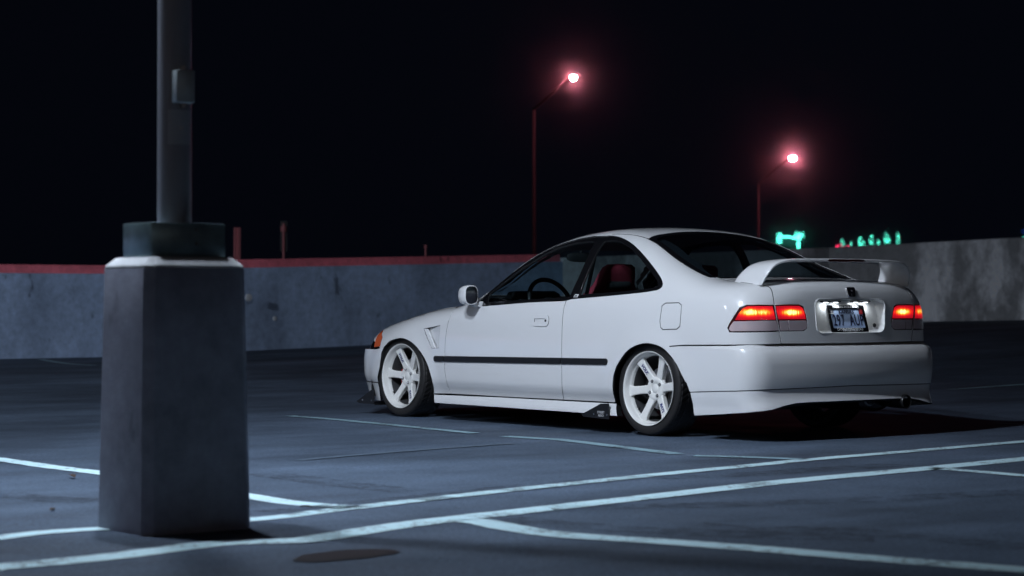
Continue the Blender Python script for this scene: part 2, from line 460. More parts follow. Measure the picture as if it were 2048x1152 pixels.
lamp_out_px = [(1455.5,656),(1459,664),(1475,664.5),(1510,664.2),(1557.5,663),(1553,640),(1547.5,610.5),(1520,610),(1494,610.5),(1480,615.5),(1469,632),(1459,648)]
lamp_out = pside(lamp_out_px)
# quarter panel with rear pillar; roof rail with front pillar
iB = int(np.argmin(np.abs(dlo_top[:, 0]-1.92)))
jB = int(np.argmin(np.abs(rs_uv[:, 0]-dlo_top[iB, 0])))
i_dr = int(np.argmin(np.abs(dlo_bot[:, 0]-door_rear[0, 0])))
belt_pts = dlo_bot[(dlo_bot[:, 0] > door_rear[0, 0]+.02)]
s_mask = sill[:, 0] > door_rear[-1, 0]+.01
quarter = np.vstack([door_rear[::-1], belt_pts[::-1], dlo_tip[::-1][1:], dlo_top[iB:][::-1][1:], rs_uv[jB:], bl_uv[1:], seam_uv, bump_top[1:-1], arch_r[::-1][4:], sill[s_mask][::-1][1:]])
panel('quarter_panel', quarter, map_side, F_body, 'paint', car, holes=[fuel, lamp_out], mirror=False)
bpy.data.objects.remove(panel('quarter_panel', quarter, map_side, F_body, 'paint', car, holes=[lamp_out])[0])
panel('fuel_door', fuel, map_side, F_body, 'paint', car, mirror=False)
rail = np.vstack([dlo_top[:iB+1][::-1], dlo[1:2], dlo[0:1], pside([(940,613.5),(917,613)]), pside([(930,604),(945,592)]), ws_uv[2:], rs_uv[1:jB+1]])
panel('roof_rail', rail, map_side, F_body, 'paint', car, gap=0)
# door
d_bot = sill[(sill[:, 0] > door_front[-1, 0]+.01) & (sill[:, 0] < door_rear[-1, 0]-.01)]
d_belt = dlo_bot[(dlo_bot[:, 0] < door_rear[0, 0]-.02)]
door_poly = np.vstack([door_front, d_bot, door_rear[::-1], d_belt])
panel('door', door_poly, map_side, F_body, 'paint', car)
# front wing: up to the bonnet edge
hood_edge = catmull([(-.62,-.52),(-.45,-.585),(-.2,-.63),(.2,-.66),(.6,-.685),(.80,-.690)], 5)
hood_uv = top_uv(hood_edge)
head_px = [(749,695),(750,690),(757,670.5),(769,659),(766,674),(761,693)]
fend_low = pside([(763,699),(757,696)])
fender = np.vstack([door_front, sill[(sill[:, 0] < door_front[-1, 0]-.01)][::-1], arch_f[::-1][1:], inv_side(surf_from_top(F_body, [(-.47, -.70)])), hood_uv[3:]])
vent_px = crop([(362,558),(442,543),(434,651),(400,653)], 2.4517, 700, 430)
vent = pside(vent_px)
panel('fender', fender, map_side, F_body, 'paint', car, holes=[vent])
# bonnet, windscreen, roof, backlight
def sym(edge): return np.vstack([edge, (edge*[1, -1])[::-1]])
cowl = catmull([(.80,-.690),(.70,-.45),(.635,-.2),(.62,0)], 6)
nose = catmull([(-.62,-.52),(-.655,-.3),(-.665,0)], 5)
hood = np.vstack([hood_edge, cowl[1:], (cowl*[1,-1])[::-1][1:], (hood_edge*[1,-1])[::-1][1:], (nose*[1,-1])[1:], nose[::-1][1:-1]])
panel('hood', hood, map_top, F_body, 'paint', car, mirror=False, grid=.05)
wtop = catmull([(1.34,-.585),(1.29,-.4),(1.265,-.2),(1.26,0)], 6)
wind = np.vstack([cowl[::-1], ws_edge[1:], wtop[1:], (wtop*[1,-1])[::-1][1:], (ws_edge*[1,-1])[::-1][1:], (cowl*[1,-1])[1:-1]])
panel('windshield', wind, map_top, F_body, 'front_glass', car, mirror=False, grid=.06, off=-.003, depth=0)
btop = catmull([(2.30,-.528),(2.265,-.4),(2.245,-.2),(2.24,0)], 6)
roof = np.vstack([wtop[::-1], roof_seam[1:], btop[1:], (btop*[1,-1])[::-1][1:], (roof_seam*[1,-1])[::-1][1:], (wtop*[1,-1])[1:-1]])
panel('roof', roof, map_top, F_body, 'paint', car, mirror=False, grid=.05)
bbot = catmull([(3.00,-.588),(3.045,-.4),(3.065,-.2),(3.07,0)], 6)
back = np.vstack([btop[::-1], bl_edge[1:], bbot[1:], (bbot*[1,-1])[::-1][1:], (bl_edge*[1,-1])[::-1][1:], (btop*[1,-1])[1:-1]])
back_in = inset_poly(resample(back, .02), .035)
panel('rear_window', back, map_top, F_body, 'rear_glass', car, mirror=False, grid=.05, off=-.004, depth=0)
panel('rear_window_border', back, map_top, F_body, 'black_gloss', car, holes=[back_in], mirror=False, grid=.05, off=-.001, gap=.001, depth=.003)
# boot lid
lamp_in_px = [(1549.5,610.5),(1575,609),(1598,609),(1607,613),(1612,628),(1615.5,645),(1615,656),(1608,662),(1585,662.7),(1560,663),(1555,640)]
lamp_in = inv_boot(px(lamp_in_px))
seam_b = inv_boot(seam3d); seam_b = seam_b[seam_b[:, 1] > -.2]
low_b = inv_boot(px([(1563,688),(1620,686.5),(1688,683)]))
low_phi = float(low_b[0, 1])
deck_b = inv_boot(surf_from_top(F_body, np.vstack([bl_edge[-3:], bbot[1:]])))
half = np.vstack([deck_b[::-1], seam_b[1:], [[-.3, low_phi], [0, low_phi]]])
boot = np.vstack([half, (half*[-1, 1])[::-1][1:-1]])
mir = lambda q: (q*[-1, 1])[::-1]
rec_px = crop([(848,235),(850,200),(875,172),(920,163),(1200,158),(1500,160)], 4.655, 1440, 560)
recess3 = px(rec_px+[(1632,648)])
zt_, zb_ = .826, .628
def rrect(x0, x1, y0, y1, r, n=6):
    out = []
    for cx, cy, a0 in ((x1-r, y1-r, 0), (x0+r, y1-r, 90), (x0+r, y0+r, 180), (x1-r, y0+r, 270)):
        for k in range(n+1):
            a = rad(a0+90*k/n); out.append((cx+r*math.cos(a), cy+r*math.sin(a)))
    return np.array(out)
def face_pt(y, z):     # point of the boot face
    return solve(F_body, np.array([[2.9, y, z]]), np.array([[1., 0, 0]]), 0, 1.2)[0]
rec_yz = rrect(-.305, .305, .630, .832, .045)
rec_yz[:, 0] *= 1-.04*(.832-rec_yz[:, 1])/.2
rec3 = np.array([face_pt(y, z) for y, z in rec_yz]); rec_b = inv_boot(rec3)
panel('trunk_lid', boot, map_boot, F_body, 'paint', car, holes=[lamp_in, mir(lamp_in), rec_b], mirror=False, hole_gap=.001)
# bumpers, lip, skirts
bt_left = inv_side(pix_hit(F_bumper, [(1459.5,691),(1362,691.5),(1339,693),(1330,698.5)]))
ztop = .571
uC = U0+UR*math.pi/2
bl_px = [(1379,784.5),(1430,783),(1525,780),(1620,776)]
b_low = inv_side(pix_hit(F_bumper, bl_px)); zlow = float(inv_side(pix_hit(F_bumper, [(1700,771.5)]))[0, 1])
archb = inv_side(pix_hit(F_bumper, [(1330,698.5),(1344,716),(1360,740),(1372,764),(1379,784.5)]))
halfb = np.vstack([[[uC, zlow]], b_low[::-1], archb[::-1][1:-1], bt_left[::-1], [[bt_left[0, 0]+.12, ztop], [uC, ztop]]])
full = np.vstack([halfb, mirror_u(halfb)[::-1][1:-1]])
panel('rear_bumper', full, map_side, F_bumper, 'paint', car, mirror=False, depth=.03)
lip_bot = inv_side(pix_hit(F_lip, [(1388,832),(1440,829.5),(1500,825.5),(1545,820),(1570,812),(1592,807),(1620,805),(1680,802.5)]))
lip_arch = inv_side(pix_hit(F_lip, [(1379,784.5),(1385,808),(1388,832)]))
zmid = float(lip_bot[-1, 1])
halfl = np.vstack([[[uC, zlow]], b_low[::-1], lip_arch[1:], lip_bot[1:], [[uC, zmid]]])
full = np.vstack([halfl, mirror_u(halfl)[::-1][1:-1]])
panel('rear_lip', full, map_side, F_lip, 'paint', car, mirror=False, depth=.03)
sk_px_top = [(868,788.5),(1000,794),(1127.5,801),(1233,806.5)]
sk_px_bot = [(1235,833),(1167,826.5),(1000,815),(869,806)]
skirt = np.vstack([inv_side(pix_hit(F_skirt, sk_px_top)), inv_side(pix_hit(F_skirt, sk_px_bot))])
panel('side_skirt', skirt, map_side, F_skirt, 'paint', car, depth=.05)
fb_px = inv_side(pix_hit(F_fbumper, [(768,694),(758,695)]))
uFC = UF-UR*math.pi/2
zb1 = float(fb_px[:, 1].mean())
fb_arch = inv_side(pix_hit(F_fbumper, [(757,765),(759,735),(763,705),(768,694)]))
def mir_f(q): return np.stack([2*uFC-q[:, 0], q[:, 1]], 1)
z_split = float(fb_arch[0, 1])
halff = np.vstack([[[uFC, z_split]], fb_arch, [[fb_arch[-1, 0]-.12, zb1-.015], [uFC, zb1-.02]]])
full = np.vstack([halff, mir_f(halff)[::-1][1:-1]])
panel('front_bumper', full, map_side, F_fbumper, 'paint', car, mirror=False, depth=.03)
fl_arch = inv_side(pix_hit(F_fbumper, [(757,766),(763,802)]))
zfl = float(fl_arch[-1, 1])
halff = np.vstack([[[uFC, z_split]], fl_arch, [[uFC, zfl]]])
full = np.vstack([halff, mir_f(halff)[::-1][1:-1]])
panel('front_lip', full, map_side, lambda P: F_fbumper(P)-.006, 'paint', car, mirror=False, depth=.03)
panel('headlight', pside(head_px), map_side, F_body, 'amber_lens', car, off=.004, depth=.006, grid=.015)
# nose between bumper, bonnet and lamps
nz_top = inv_side(surf_from_top(F_body, np.vstack([nose[::-1], ])))
nose_half = np.vstack([[[uFC, zb1-.03]], [[fb_arch[-1, 0]-.02, zb1-.03]], [[fb_arch[-1, 0]-.10, .60]], inv_side(surf_from_top(F_body, nose))])
nose_full = np.vstack([nose_half, mir_f(nose_half)[::-1][1:-1]])
panel('grille', nose_full, map_side, lambda P: F_body(P)+.006, 'black_gloss', car, mirror=False, depth=0)
# glazing
panel('window_trim', dlo_loop, map_side, F_body, 'black_gloss', car, holes=[], off=-.004, depth=.01, gap=.001) if False else None
dg_px = crop([(330,640),(348,560),(420,510),(560,395),(700,300),(850,205),(960,150),(1110,112),(1250,98),(1285,110),(1220,240),(1140,420),(1060,595)], 4.452, 900, 460)
qg_px = crop([(1150,575),(1180,480),(1260,290),(1320,160),(1370,98),(1440,90),(1510,100),(1600,160),(1690,255),(1780,370),(1840,455),(1845,490),(1800,515),(1600,540),(1300,562)], 4.452, 900, 460)
dg, qg = pside(dg_px), pside(qg_px)
panel('window_trim', dlo_loop, map_side, F_body, 'black_gloss', car, holes=[dg, qg], off=-.004, depth=.014, gap=.001)
panel('door_window', inset_poly(dg, -.012), map_side, F_body, 'side_glass', car, off=-.012, depth=0, gap=0, grid=.06)
panel('quarter_window', inset_poly(qg, -.012), map_side, F_body, 'side_glass', car, off=-.012, depth=0, gap=0, grid=.06)
# black rubbing strip in three lengths
def strip(a, b, rounded):
    zc = lambda x: .421+(x-.456)*.0125
    h = .019; pts = []
    n = 10
    ea = 'a' in rounded; eb = 'b' in rounded
    for k in range(n+1):
        t = rad(-90+180*k/n); pts.append((b+(h*math.cos(t)-h if eb else 0), zc(b)+h*math.sin(t)))
    for k in range(n+1):
        t = rad(90+180*k/n); pts.append((a+(h*math.cos(t)+h if ea else 0), zc(a)+h*math.sin(t)))
    return np.array(pts)
xm0, xm1 = float(door_front[:, 0][np.argmin(np.abs(door_front[:, 1]-.42))]), float(door_rear[:, 0][np.argmin(np.abs(door_rear[:, 1]-.43))])
for a, b, r_ in ((.448, xm0-.004, 'a'), (xm0+.006, xm1-.004, ''), (xm1+.005, 2.285, 'b')):
    panel('side_moulding', strip(a, b, r_), map_side, F_body, 'black_satin', car, off=.009, depth=.01, gap=0)
# dark inner shell, seen only through the seams and the windows
def circ(cx, cz, R, a0, a1, n=20): return [(cx+R*math.cos(rad(a0+(a1-a0)*k/n)), cz+R*math.sin(rad(a0+(a1-a0)*k/n))) for k in range(n+1)]
shell = np.array([(uFC, .16), (-.44, .16)]+circ(.02, .2, .42, 185, -5)+[(.5, .13), (2.2, .13)]+circ(2.64, .2, .42, 185, -5)+[(3.1, .16), (uC, .24), (uC, .59), (3.35, .59), (3.1, .80), (2.70, .80), (.8, .735), (.4, .70), (0, .63), (-.4, .56), (uFC, .50)])
panel('inner_shell', shell, map_side, F_body, 'dark_interior', car, off=-.032, depth=0, gap=0, grid=.06)
# fender vent: sunk panel and a bright vane
v3 = px(vent_px)
inn = np.array([0, 1., 0])
vv = [v3[0]+inn*.030, v3[1]+inn*.001, v3[2]+inn*.001, v3[3]+inn*.030]
def quad_solid(name, pts, mat, both=True, parent=car, dirn=(0, 1, 0), th=.004):
    a = [np.array(p) for p in pts]; d = np.array(dirn)*th
    for s_ in ((1, -1) if both else (1,)):
        k = np.array([1, s_, 1]); n = len(a)
        mb = MB().rings([[tuple(p*k) for p in a], [tuple((p+d)*k) for p in a]])
        mb.build(name, mat, parent)
quad_solid('vent_panel', vv, 'paint')
ax = np.array([1., 0, 0])
quad_solid('vent_vane', [v3[0]+inn*.002, v3[0]+inn*.004+ax*.035, v3[3]+inn*.004+ax*.035+np.array([0, 0, .002]), v3[3]+inn*.002], 'paint', th=.012)
# tail lamps
C5 = lambda pts: crop(pts, 4.655, 1440, 560)
ro = C5([(138,373),(172,312),(212,264),(258,243),(360,241),(490,242),(505,300),(520,369)])
so = C5([(80,460),(92,428),(128,384),(300,381),(525,378),(538,425),(548,470),(300,477),(100,478)])
ri = C5([(518,242),(640,239),(738,240),(772,260),(790,310),(801,365),(545,367),(530,300)])
si_a = C5([(550,378),(630,377),(640,472),(565,474)])
si_b = C5([(636,377),(804,375),(814,425),(803,456),(770,471),(646,472)])
hot = px(C5([(262,300), (420,300), (670,302)]))
M, N, L, B = new_mat('red_lens_lit')
geo = N.new('ShaderNodeNewGeometry'); ab = N.new('ShaderNodeVectorMath'); ab.operation = 'ABSOLUTE'; L.new(geo.outputs['Position'], ab.inputs[0])
acc = None
for h_, sy, sz, w_ in ((hot[0], .048, .021, 1.05), (hot[1], .050, .020, .70), (hot[2], .070, .019, 1.05)):
    sb = N.new('ShaderNodeVectorMath'); sb.operation = 'SUBTRACT'; L.new(ab.outputs[0], sb.inputs[0]); sb.inputs[1].default_value = (h_[0], abs(h_[1]), h_[2])
    ml = N.new('ShaderNodeVectorMath'); ml.operation = 'MULTIPLY'; L.new(sb.outputs[0], ml.inputs[0]); ml.inputs[1].default_value = (1/sy, 1/sy, 1/sz)
    ln = N.new('ShaderNodeVectorMath'); ln.operation = 'LENGTH'; L.new(ml.outputs[0], ln.inputs[0])
    pw = N.new('ShaderNodeMath'); pw.operation = 'MULTIPLY'; L.new(ln.outputs['Value'], pw.inputs[0]); L.new(ln.outputs['Value'], pw.inputs[1])
    ng = N.new('ShaderNodeMath'); ng.operation = 'MULTIPLY'; L.new(pw.outputs[0], ng.inputs[0]); ng.inputs[1].default_value = -.8
    ex = N.new('ShaderNodeMath'); ex.operation = 'EXPONENT'; L.new(ng.outputs[0], ex.inputs[0])
    sc = N.new('ShaderNodeMath'); sc.operation = 'MULTIPLY'; L.new(ex.outputs[0], sc.inputs[0]); sc.inputs[1].default_value = w_
    if acc is None: acc = sc
    else:
        ad = N.new('ShaderNodeMath'); ad.operation = 'ADD'; L.new(acc.outputs[0], ad.inputs[0]); L.new(sc.outputs[0], ad.inputs[1]); acc = ad
nz = N.new('ShaderNodeTexNoise'); nz.inputs['Scale'].default_value = 55; nz.inputs['Detail'].default_value = 2
mp = N.new('ShaderNodeVectorMath'); mp.operation = 'MULTIPLY'; mp.inputs[1].default_value = (1, 1.6, .25); L.new(geo.outputs['Position'], mp.inputs[0]); L.new(mp.outputs[0], nz.inputs['Vector'])
mr = N.new('ShaderNodeMapRange'); mr.inputs[1].default_value = .3; mr.inputs[2].default_value = .7; mr.inputs[3].default_value = .72; mr.inputs[4].default_value = 1.22; L.new(nz.outputs['Fac'], mr.inputs[0])
mm_ = N.new('ShaderNodeMath'); mm_.operation = 'MULTIPLY'; L.new(acc.outputs[0], mm_.inputs[0]); L.new(mr.outputs[0], mm_.inputs[1])
cr = N.new('ShaderNodeValToRGB'); L.new(mm_.outputs[0], cr.inputs[0])
e = cr.color_ramp.elements
e[0].position = 0; e[0].color = (.36, .003, .012, 1); e[1].position = 1.0; e[1].color = (2.8, 2.1, .60, 1)
for p_, c_ in ((.22, (.80, .008, .018, 1)), (.42, (1.05, .07, .012, 1)), (.62, (1.4, .48, .03, 1))):
    q_ = e.new(p_); q_.color = c_
B.inputs['Base Color'].default_value = (.25, .01, .012, 1); B.inputs['Roughness'].default_value = .08; B.inputs['Coat Weight'].default_value = .6
L.new(cr.outputs[0], B.inputs['Emission Color']); B.inputs['Emission Strength'].default_value = 1.0
def lamp_group(base, rmap, inv, reds, smokes):
    bases = panel('taillight', base, rmap, F_body, 'lamp_base', car, off=-.003, depth=.012, gap=.0015, grid=.02)
    for plist, nm, mt in ((reds, 'red_lens', 'red_lens_lit'), (smokes, 'smoked_lens', 'smoke_lens')):
        for pp in plist:
            obs = panel(nm, inv(px(pp)), rmap, F_body, mt, car, off=.0005, depth=.003, gap=.001, grid=.015, step=.008)
            for o_, b_ in zip(obs, bases): o_.parent = b_
lamp_group(lamp_out, map_side, inv_side, [ro], [so])
lamp_group(lamp_in, map_boot, inv_boot, [ri], [si_a, si_b])
# number plate recess
def floor_x(z): return 3.500-(z-.630)*.29
ring0 = rec3
ring1 = np.stack([rec3[:, 0]-.006, rec3[:, 1]*.985, .731+(rec3[:, 2]-.731)*.975], 1)
fz = .731+(rec3[:, 2]-.731)*.90
ring2 = np.stack([floor_x(fz)+.004, rec3[:, 1]*.945, fz], 1)
fz3 = .731+(rec3[:, 2]-.731)*.84
ring3 = np.stack([floor_x(fz3), rec3[:, 1]*.925, fz3], 1)
recess = MB().rings([[tuple(p) for p in r_] for r_ in (ring0, ring1, ring2, ring3)], cap0=False).build('plate_recess', 'paint', car, smooth=True, angle=60)
# bright thin moulding round the recess
mbx = MB(); loop = [tuple(p+np.array([.001, 0, 0])) for p in rec3]; mbx.tube(loop+loop[:1], .0035, 6, cap=False)
mbx.build('recess_trim', 'paint', car, smooth=True)
# plate, frame, lettering
pzc, ptilt = .713, math.atan(.29)
pM = frame_mat((floor_x(pzc)+.012, 0, pzc), (0, 1, 0), (-math.sin(ptilt), 0, math.cos(ptilt)), (math.cos(ptilt), 0, math.sin(ptilt)))
pw, ph_ = .302, .152
def plate_solid(name, mat, x0, x1, y0, y1, z0, z1, parent, r=.006):
    rr = rrect(x0, x1, y0, y1, r, 3)
    rings = [[tuple(pM @ Vector((a, b, z))) for a, b in rr] for z in (z0, z1)]
    return MB().rings(rings).build(name, mat, parent, smooth=True)
plate = plate_solid('licence_plate', 'plate_blue', -pw/2, pw/2, -ph_/2, ph_/2, 0, .002, car)
tag(plate, 'pale blue licence plate reading 297 AUP')
fr_o, fr_i = rrect(-.160, .160, -.084, .084, .008, 3), rrect(-.140, .140, -.058, .060, .006, 3)
fr = MB()
for z0, z1 in ((0.0, .006),):
    A = [tuple(pM @ Vector((a, b, z0))) for a, b in fr_o]; Bq = [tuple(pM @ Vector((a, b, z1))) for a, b in fr_o]
    Cq = [tuple(pM @ Vector((a, b, z1))) for a, b in fr_i]; D_ = [tuple(pM @ Vector((a, b, z0))) for a, b in fr_i]
    n = len(A); fr.add(A+Bq+Cq+D_, [q for i in range(n) for q in ((i, (i+1) % n, n+(i+1) % n, n+i), (n+i, n+(i+1) % n, 2*n+(i+1) % n, 2*n+i), (2*n+i, 2*n+(i+1) % n, 3*n+(i+1) % n, 3*n+i))])
fr.build('plate_frame', 'black_gloss', plate)
def ptext(t, x, y, size, mat, z=.0026, ex=.0008, xs=1.0, **k):
    return text_mesh(t, 'lettering', mat, plate, pM @ Matrix.Translation((x, y, z)), size, ex, xscale=xs, **k)
ptext('KANSAS', 0, .042, .032, 'plate_navy', xs=1.05, spacing=1.1)
ptext('297', -.078, -.012, .098, 'plate_navy', xs=.62, spacing=1.12, bold=.0012)
ptext('AUP', .078, -.012, .098, 'plate_navy', xs=.62, spacing=1.12, bold=.0012)
ptext('MOTOR CO. SALES & SERVICE', 0, .0725, .017, 'decal_white', z=.0068, bold=.0004)
ptext('HAYSPACK', 0, -.071, .026, 'decal_white', z=.0068, shear=.3, bold=.0003)
for k in range(5):   # flourish of the frame
    t0 = -.09+k*.045
    pts = [pM @ Vector((t0+.02*math.cos(a), -.066+.008*math.sin(2*a), .0068)) for a in np.linspace(0, 2*math.pi, 14)]
    MB().tube(pts, .0009, 5).build('flourish', 'decal_white', plate)
plate_solid('sticker', 'decal_white', -.140, -.112, .030, .058, .002, .0035, plate, .002)
ptext('SG', -.126, .044, .022, 'plate_navy', z=.0037, ex=.0003)
plate_solid('sticker', 'sticker_red', .112, .140, .028, .058, .002, .0035, plate, .002)
for sx in (-.105, .105):
    for sy in (.060,):
        c_ = pM @ Vector((sx, sy+.003, .0065)); MB().tube([c_, c_+(pM.to_3x3() @ Vector((0, 0, .003)))], .006, 8).build('bolt', 'steel', plate)
# lock cylinder to the right of the plate
lk = Vector((floor_x(.672)+.001, .235, .672)); MB().tube([lk, lk+Vector((.006, 0, .002))], .012, 14).build('trunk_lock', 'dark_steel', car, smooth=True)
# number plate lamps under the upper edge of the recess
emit_mat('plate_lamp_glow', (.85, .93, 1.0), 5.0)
for sy in (-1, 1):
    hs = MB().box((3.474, sy*.128, .8165), (.03, .15, .008)).build('plate_lamp', 'black_plastic', car, bevel=.002)
    for k in (-1, 1):
        yy = sy*.128+k*.043
        MB().box((3.476, yy, .8105), (.014, .026, .004)).build('lamp_lens', 'plate_lamp_glow', hs, bevel=.001)
        ld = bpy.data.lights.new('plate_lamp_light', 'AREA'); ld.shape = 'RECTANGLE'; ld.size = .014; ld.size_y = .026; ld.energy = .09; ld.color = (.86, .94, 1.0)
        lo = bpy.data.objects.new('plate_lamp_light', ld); COL.objects.link(lo); lo.parent = hs; lo.location = (3.478, yy, .8075)
# emblem: rounded frame with an H
em = face_pt(0, .872); en = grad(F_body, em[None])[0]
eM = frame_mat(em+en*.002, (0, 1, 0), np.cross(en, (0, 1, 0)), en)
oo = rrect(-.034, .034, -.031, .031, .012, 4); oo[:, 0] *= 1+.12*(oo[:, 1]/.031); ii = oo*.82
mb = MB(); A = [tuple(eM @ Vector((a, b, -.006))) for a, b in oo]; Bq = [tuple(eM @ Vector((a, b, .006))) for a, b in oo*.97]; Cq = [tuple(eM @ Vector((a, b, .006))) for a, b in ii]; D_ = [tuple(eM @ Vector((a, b, .0))) for a, b in ii]
mb.rings([A, Bq, Cq, D_], cap0=False, cap1=False)
badge = mb.build('emblem', 'chrome', car)
for poly in ([(-.022,.024),(-.013,.024),(-.010,.004),(.010,.004),(.013,.024),(.022,.024),(.016,-.025),(.008,-.025),(.009,-.006),(-.009,-.006),(-.008,-.025),(-.016,-.025)],):
    MB().rings([[tuple(eM @ Vector((a, b, z))) for a, b in poly] for z in (0.0, .006)]).build('emblem_letter', 'chrome', badge)
MB().rings([[tuple(eM @ Vector((a, b, z))) for a, b in ii] for z in (-.003, .001)]).build('emblem_field', 'dark_steel', badge)
# rear wing: one airfoil swept from leg to leg
path = [(-.634,.912,3.160,3.405,.026),(-.629,.932,3.166,3.416,.026),(-.618,.968,3.188,3.432,.026),(-.598,1.004,3.214,3.446,.026),(-.562,1.036,3.238,3.457,.028),(-.500,1.055,3.256,3.466,.030),(-.40,1.062,3.266,3.473,.030),(-.2,1.065,3.275,3.482,.030),(0,1.066,3.278,3.486,.030)]
path = path+[(-p[0],)+p[1:] for p in reversed(path[:-1])]
pp = catmull(path, 4)
prof = [(1.0,.30),(1.0,.55),(.97,.86),(.85,1.0),(.6,1.0),(.35,.85),(.15,.62),(.03,.3),(0,0),(.03,-.28),(.15,-.5),(.35,-.55),(.6,-.48),(.85,-.32),(.97,-.18),(1.0,-.05)]
rings = []
for i in range(len(pp)):
    a = pp[max(i-1, 0)]; b = pp[min(i+1, len(pp)-1)]; t = Vector((0, b[0]-a[0], b[1]-a[1])).normalized(); nrm = Vector((0, -t.z, t.y))
    y, z, x0, x1, th = pp[i]
    rings.append([(x0+(x1-x0)*c, y+nrm.y*th*(h-.45)*.5*2*.5, z+nrm.z*th*(h-.45)*.5) for c, h in prof])
wing = MB().rings(rings).build('rear_wing', 'paint', car, smooth=True, angle=50)
brk = [(-.165,1.055),(-.150,1.066),(-.1,1.068),(.1,1.068),(.150,1.066),(.165,1.055),(.13,1.053),(-.13,1.053)]
MB().rings([[(3.4862-.0875*y*y+dx, y, z+.002) for y, z in brk] for dx in (-.012, .002)]).build('brake_light', 'dark_red_lens', wing)
# door mirrors
def superring(x, cy, cz, ry, rz, n=28, p=3.0):
    out = []
    for k in range(n):
        a = 2*math.pi*k/n; c, s_ = math.cos(a), math.sin(a)
        out.append((x, cy+ry*math.copysign(abs(c)**(2/p), c), cz+rz*math.copysign(abs(s_)**(2/p), s_)))
    return out
for sd in (1, -1):
    def R_(x, cy, cz, ry, rz): return [(a, b*sd, c) for a, b, c in superring(x, cy, cz, ry, rz)]
    house = MB().rings([R_(.862,-.915,.854,.024,.028), R_(.868,-.915,.855,.038,.044), R_(.888,-.915,.856,.050,.058), R_(.920,-.915,.857,.056,.065), R_(.952,-.915,.857,.058,.067), R_(.966,-.915,.857,.056,.065), R_(.970,-.915,.857,.051,.059), R_(.912,-.915,.857,.046,.054)], cap1=True).build('door_mirror', 'paint', car, smooth=True)
    g_ = [(.950+.387*(abs(b)*-1+.915), b, c) for a, b, c in R_(.95,-.915,.857,.0475,.0555)]
    MB().rings([g_, [(a+.003, b, c) for a, b, c in g_]]).build('mirror_glass', 'mirror', house, smooth=True)
    MB().rings([[(.90,-.80*sd,.775),(.96,-.80*sd,.775),(.955,-.80*sd,.815),(.90,-.80*sd,.815)], [(.89,-.875*sd,.782),(.945,-.875*sd,.782),(.945,-.875*sd,.815),(.89,-.875*sd,.815)]]).build('mirror_foot', 'paint', house, bevel=.006)
# door handles: recessed cup with a paddle and a lock
hx0, hx1, hz0, hz1 = 1.524, 1.692, .657, .731
hp = []
for a, b in rrect(hx0, hx1, hz0, hz1-.006, .028, 6): hp.append((a, b+.010*math.sin(math.pi*max(0, min(1, (a-hx0)/(hx1-hx0))))*(1 if b > .69 else -.2)))
hp = np.array(hp)
for o_ in panel('door_handle', hp, map_side, F_body, 'paint', car, off=.006, depth=.008, gap=0, grid=.02, holes=[np.array([(1.545,.682),(1.655,.678),(1.655,.706),(1.60,.706),(1.545,.704)])], hole_gap=0):
    sd = -1 if o_.data.vertices[0].co.y < 0 else 1
    MB().box((1.60, sd*.815, .690), (.14, .004, .05)).build('handle_cup', 'grey_liner', o_)
    MB().box((1.597, sd*.8335, .7005), (.105, .008, .014)).build('handle_paddle', 'paint', o_, bevel=.003)
    MB().tube([(1.664, sd*.838, .692), (1.664, sd*.848, .692)], .0085, 12).build('door_lock', 'dark_steel', o_, smooth=True)
# black end plates low on the flanks
for sd in (1, -1):
    def pl(name, pts, y0, th=.006):
        return MB().rings([[(x, y0*sd, z) for x, z in pts], [(x, (y0-th)*sd, z) for x, z in pts]]).build(name, 'black_satin', car)
    a_ = pl('skirt_winglet', [(2.036,.108),(2.055,.094),(2.300,.088),(2.298,.186),(2.225,.183)], -.852)
    b_ = pl('bumper_winglet', [(-.580,.088),(-.545,.074),(-.355,.074),(-.362,.183),(-.40,.172)], -.792)
    for o_, bx, yy, zz in ((a_, (2.16, 2.285), -.8585, .115), (b_, (-.50, -.385), -.7985, .10)):
        for x in bx: MB().tube([(x, yy*sd, zz), (x, (yy-.003)*sd, zz)], .006, 8).build('rivet', 'steel', o_)
    if sd == 1:
        text_mesh('STREET', 'lettering', 'decal_white', a_, frame_mat((2.225, -.8588, .128), (1, 0, 0), (0, 0, 1), (0, -1, 0)), .021)
        text_mesh('AERO', 'lettering', 'decal_white', a_, frame_mat((2.225, -.8588, .108), (1, 0, 0), (0, 0, 1), (0, -1, 0)), .021)
    # splitter board the front plate stands on
MB().rings([[(-.80, 0, z), (-.77, -.40, z), (-.62, -.66, z), (-.35, -.79, z), (-.35, .79, z), (-.62, .66, z), (-.77, .40, z)] for z in (.068, .078)]).build('front_splitter', 'black_satin', car)
# sticker in the quarter window
st = px(crop([(1125, 588)], 4.452, 900, 460))[0]
text_mesh('ITR', 'window_sticker', 'decal_white', car, frame_mat(st+np.array([0, -.004, 0]), (1, 0, 0), (0, .42, .9), (0, -.9, .42)), .03, shear=.4, bold=.001)
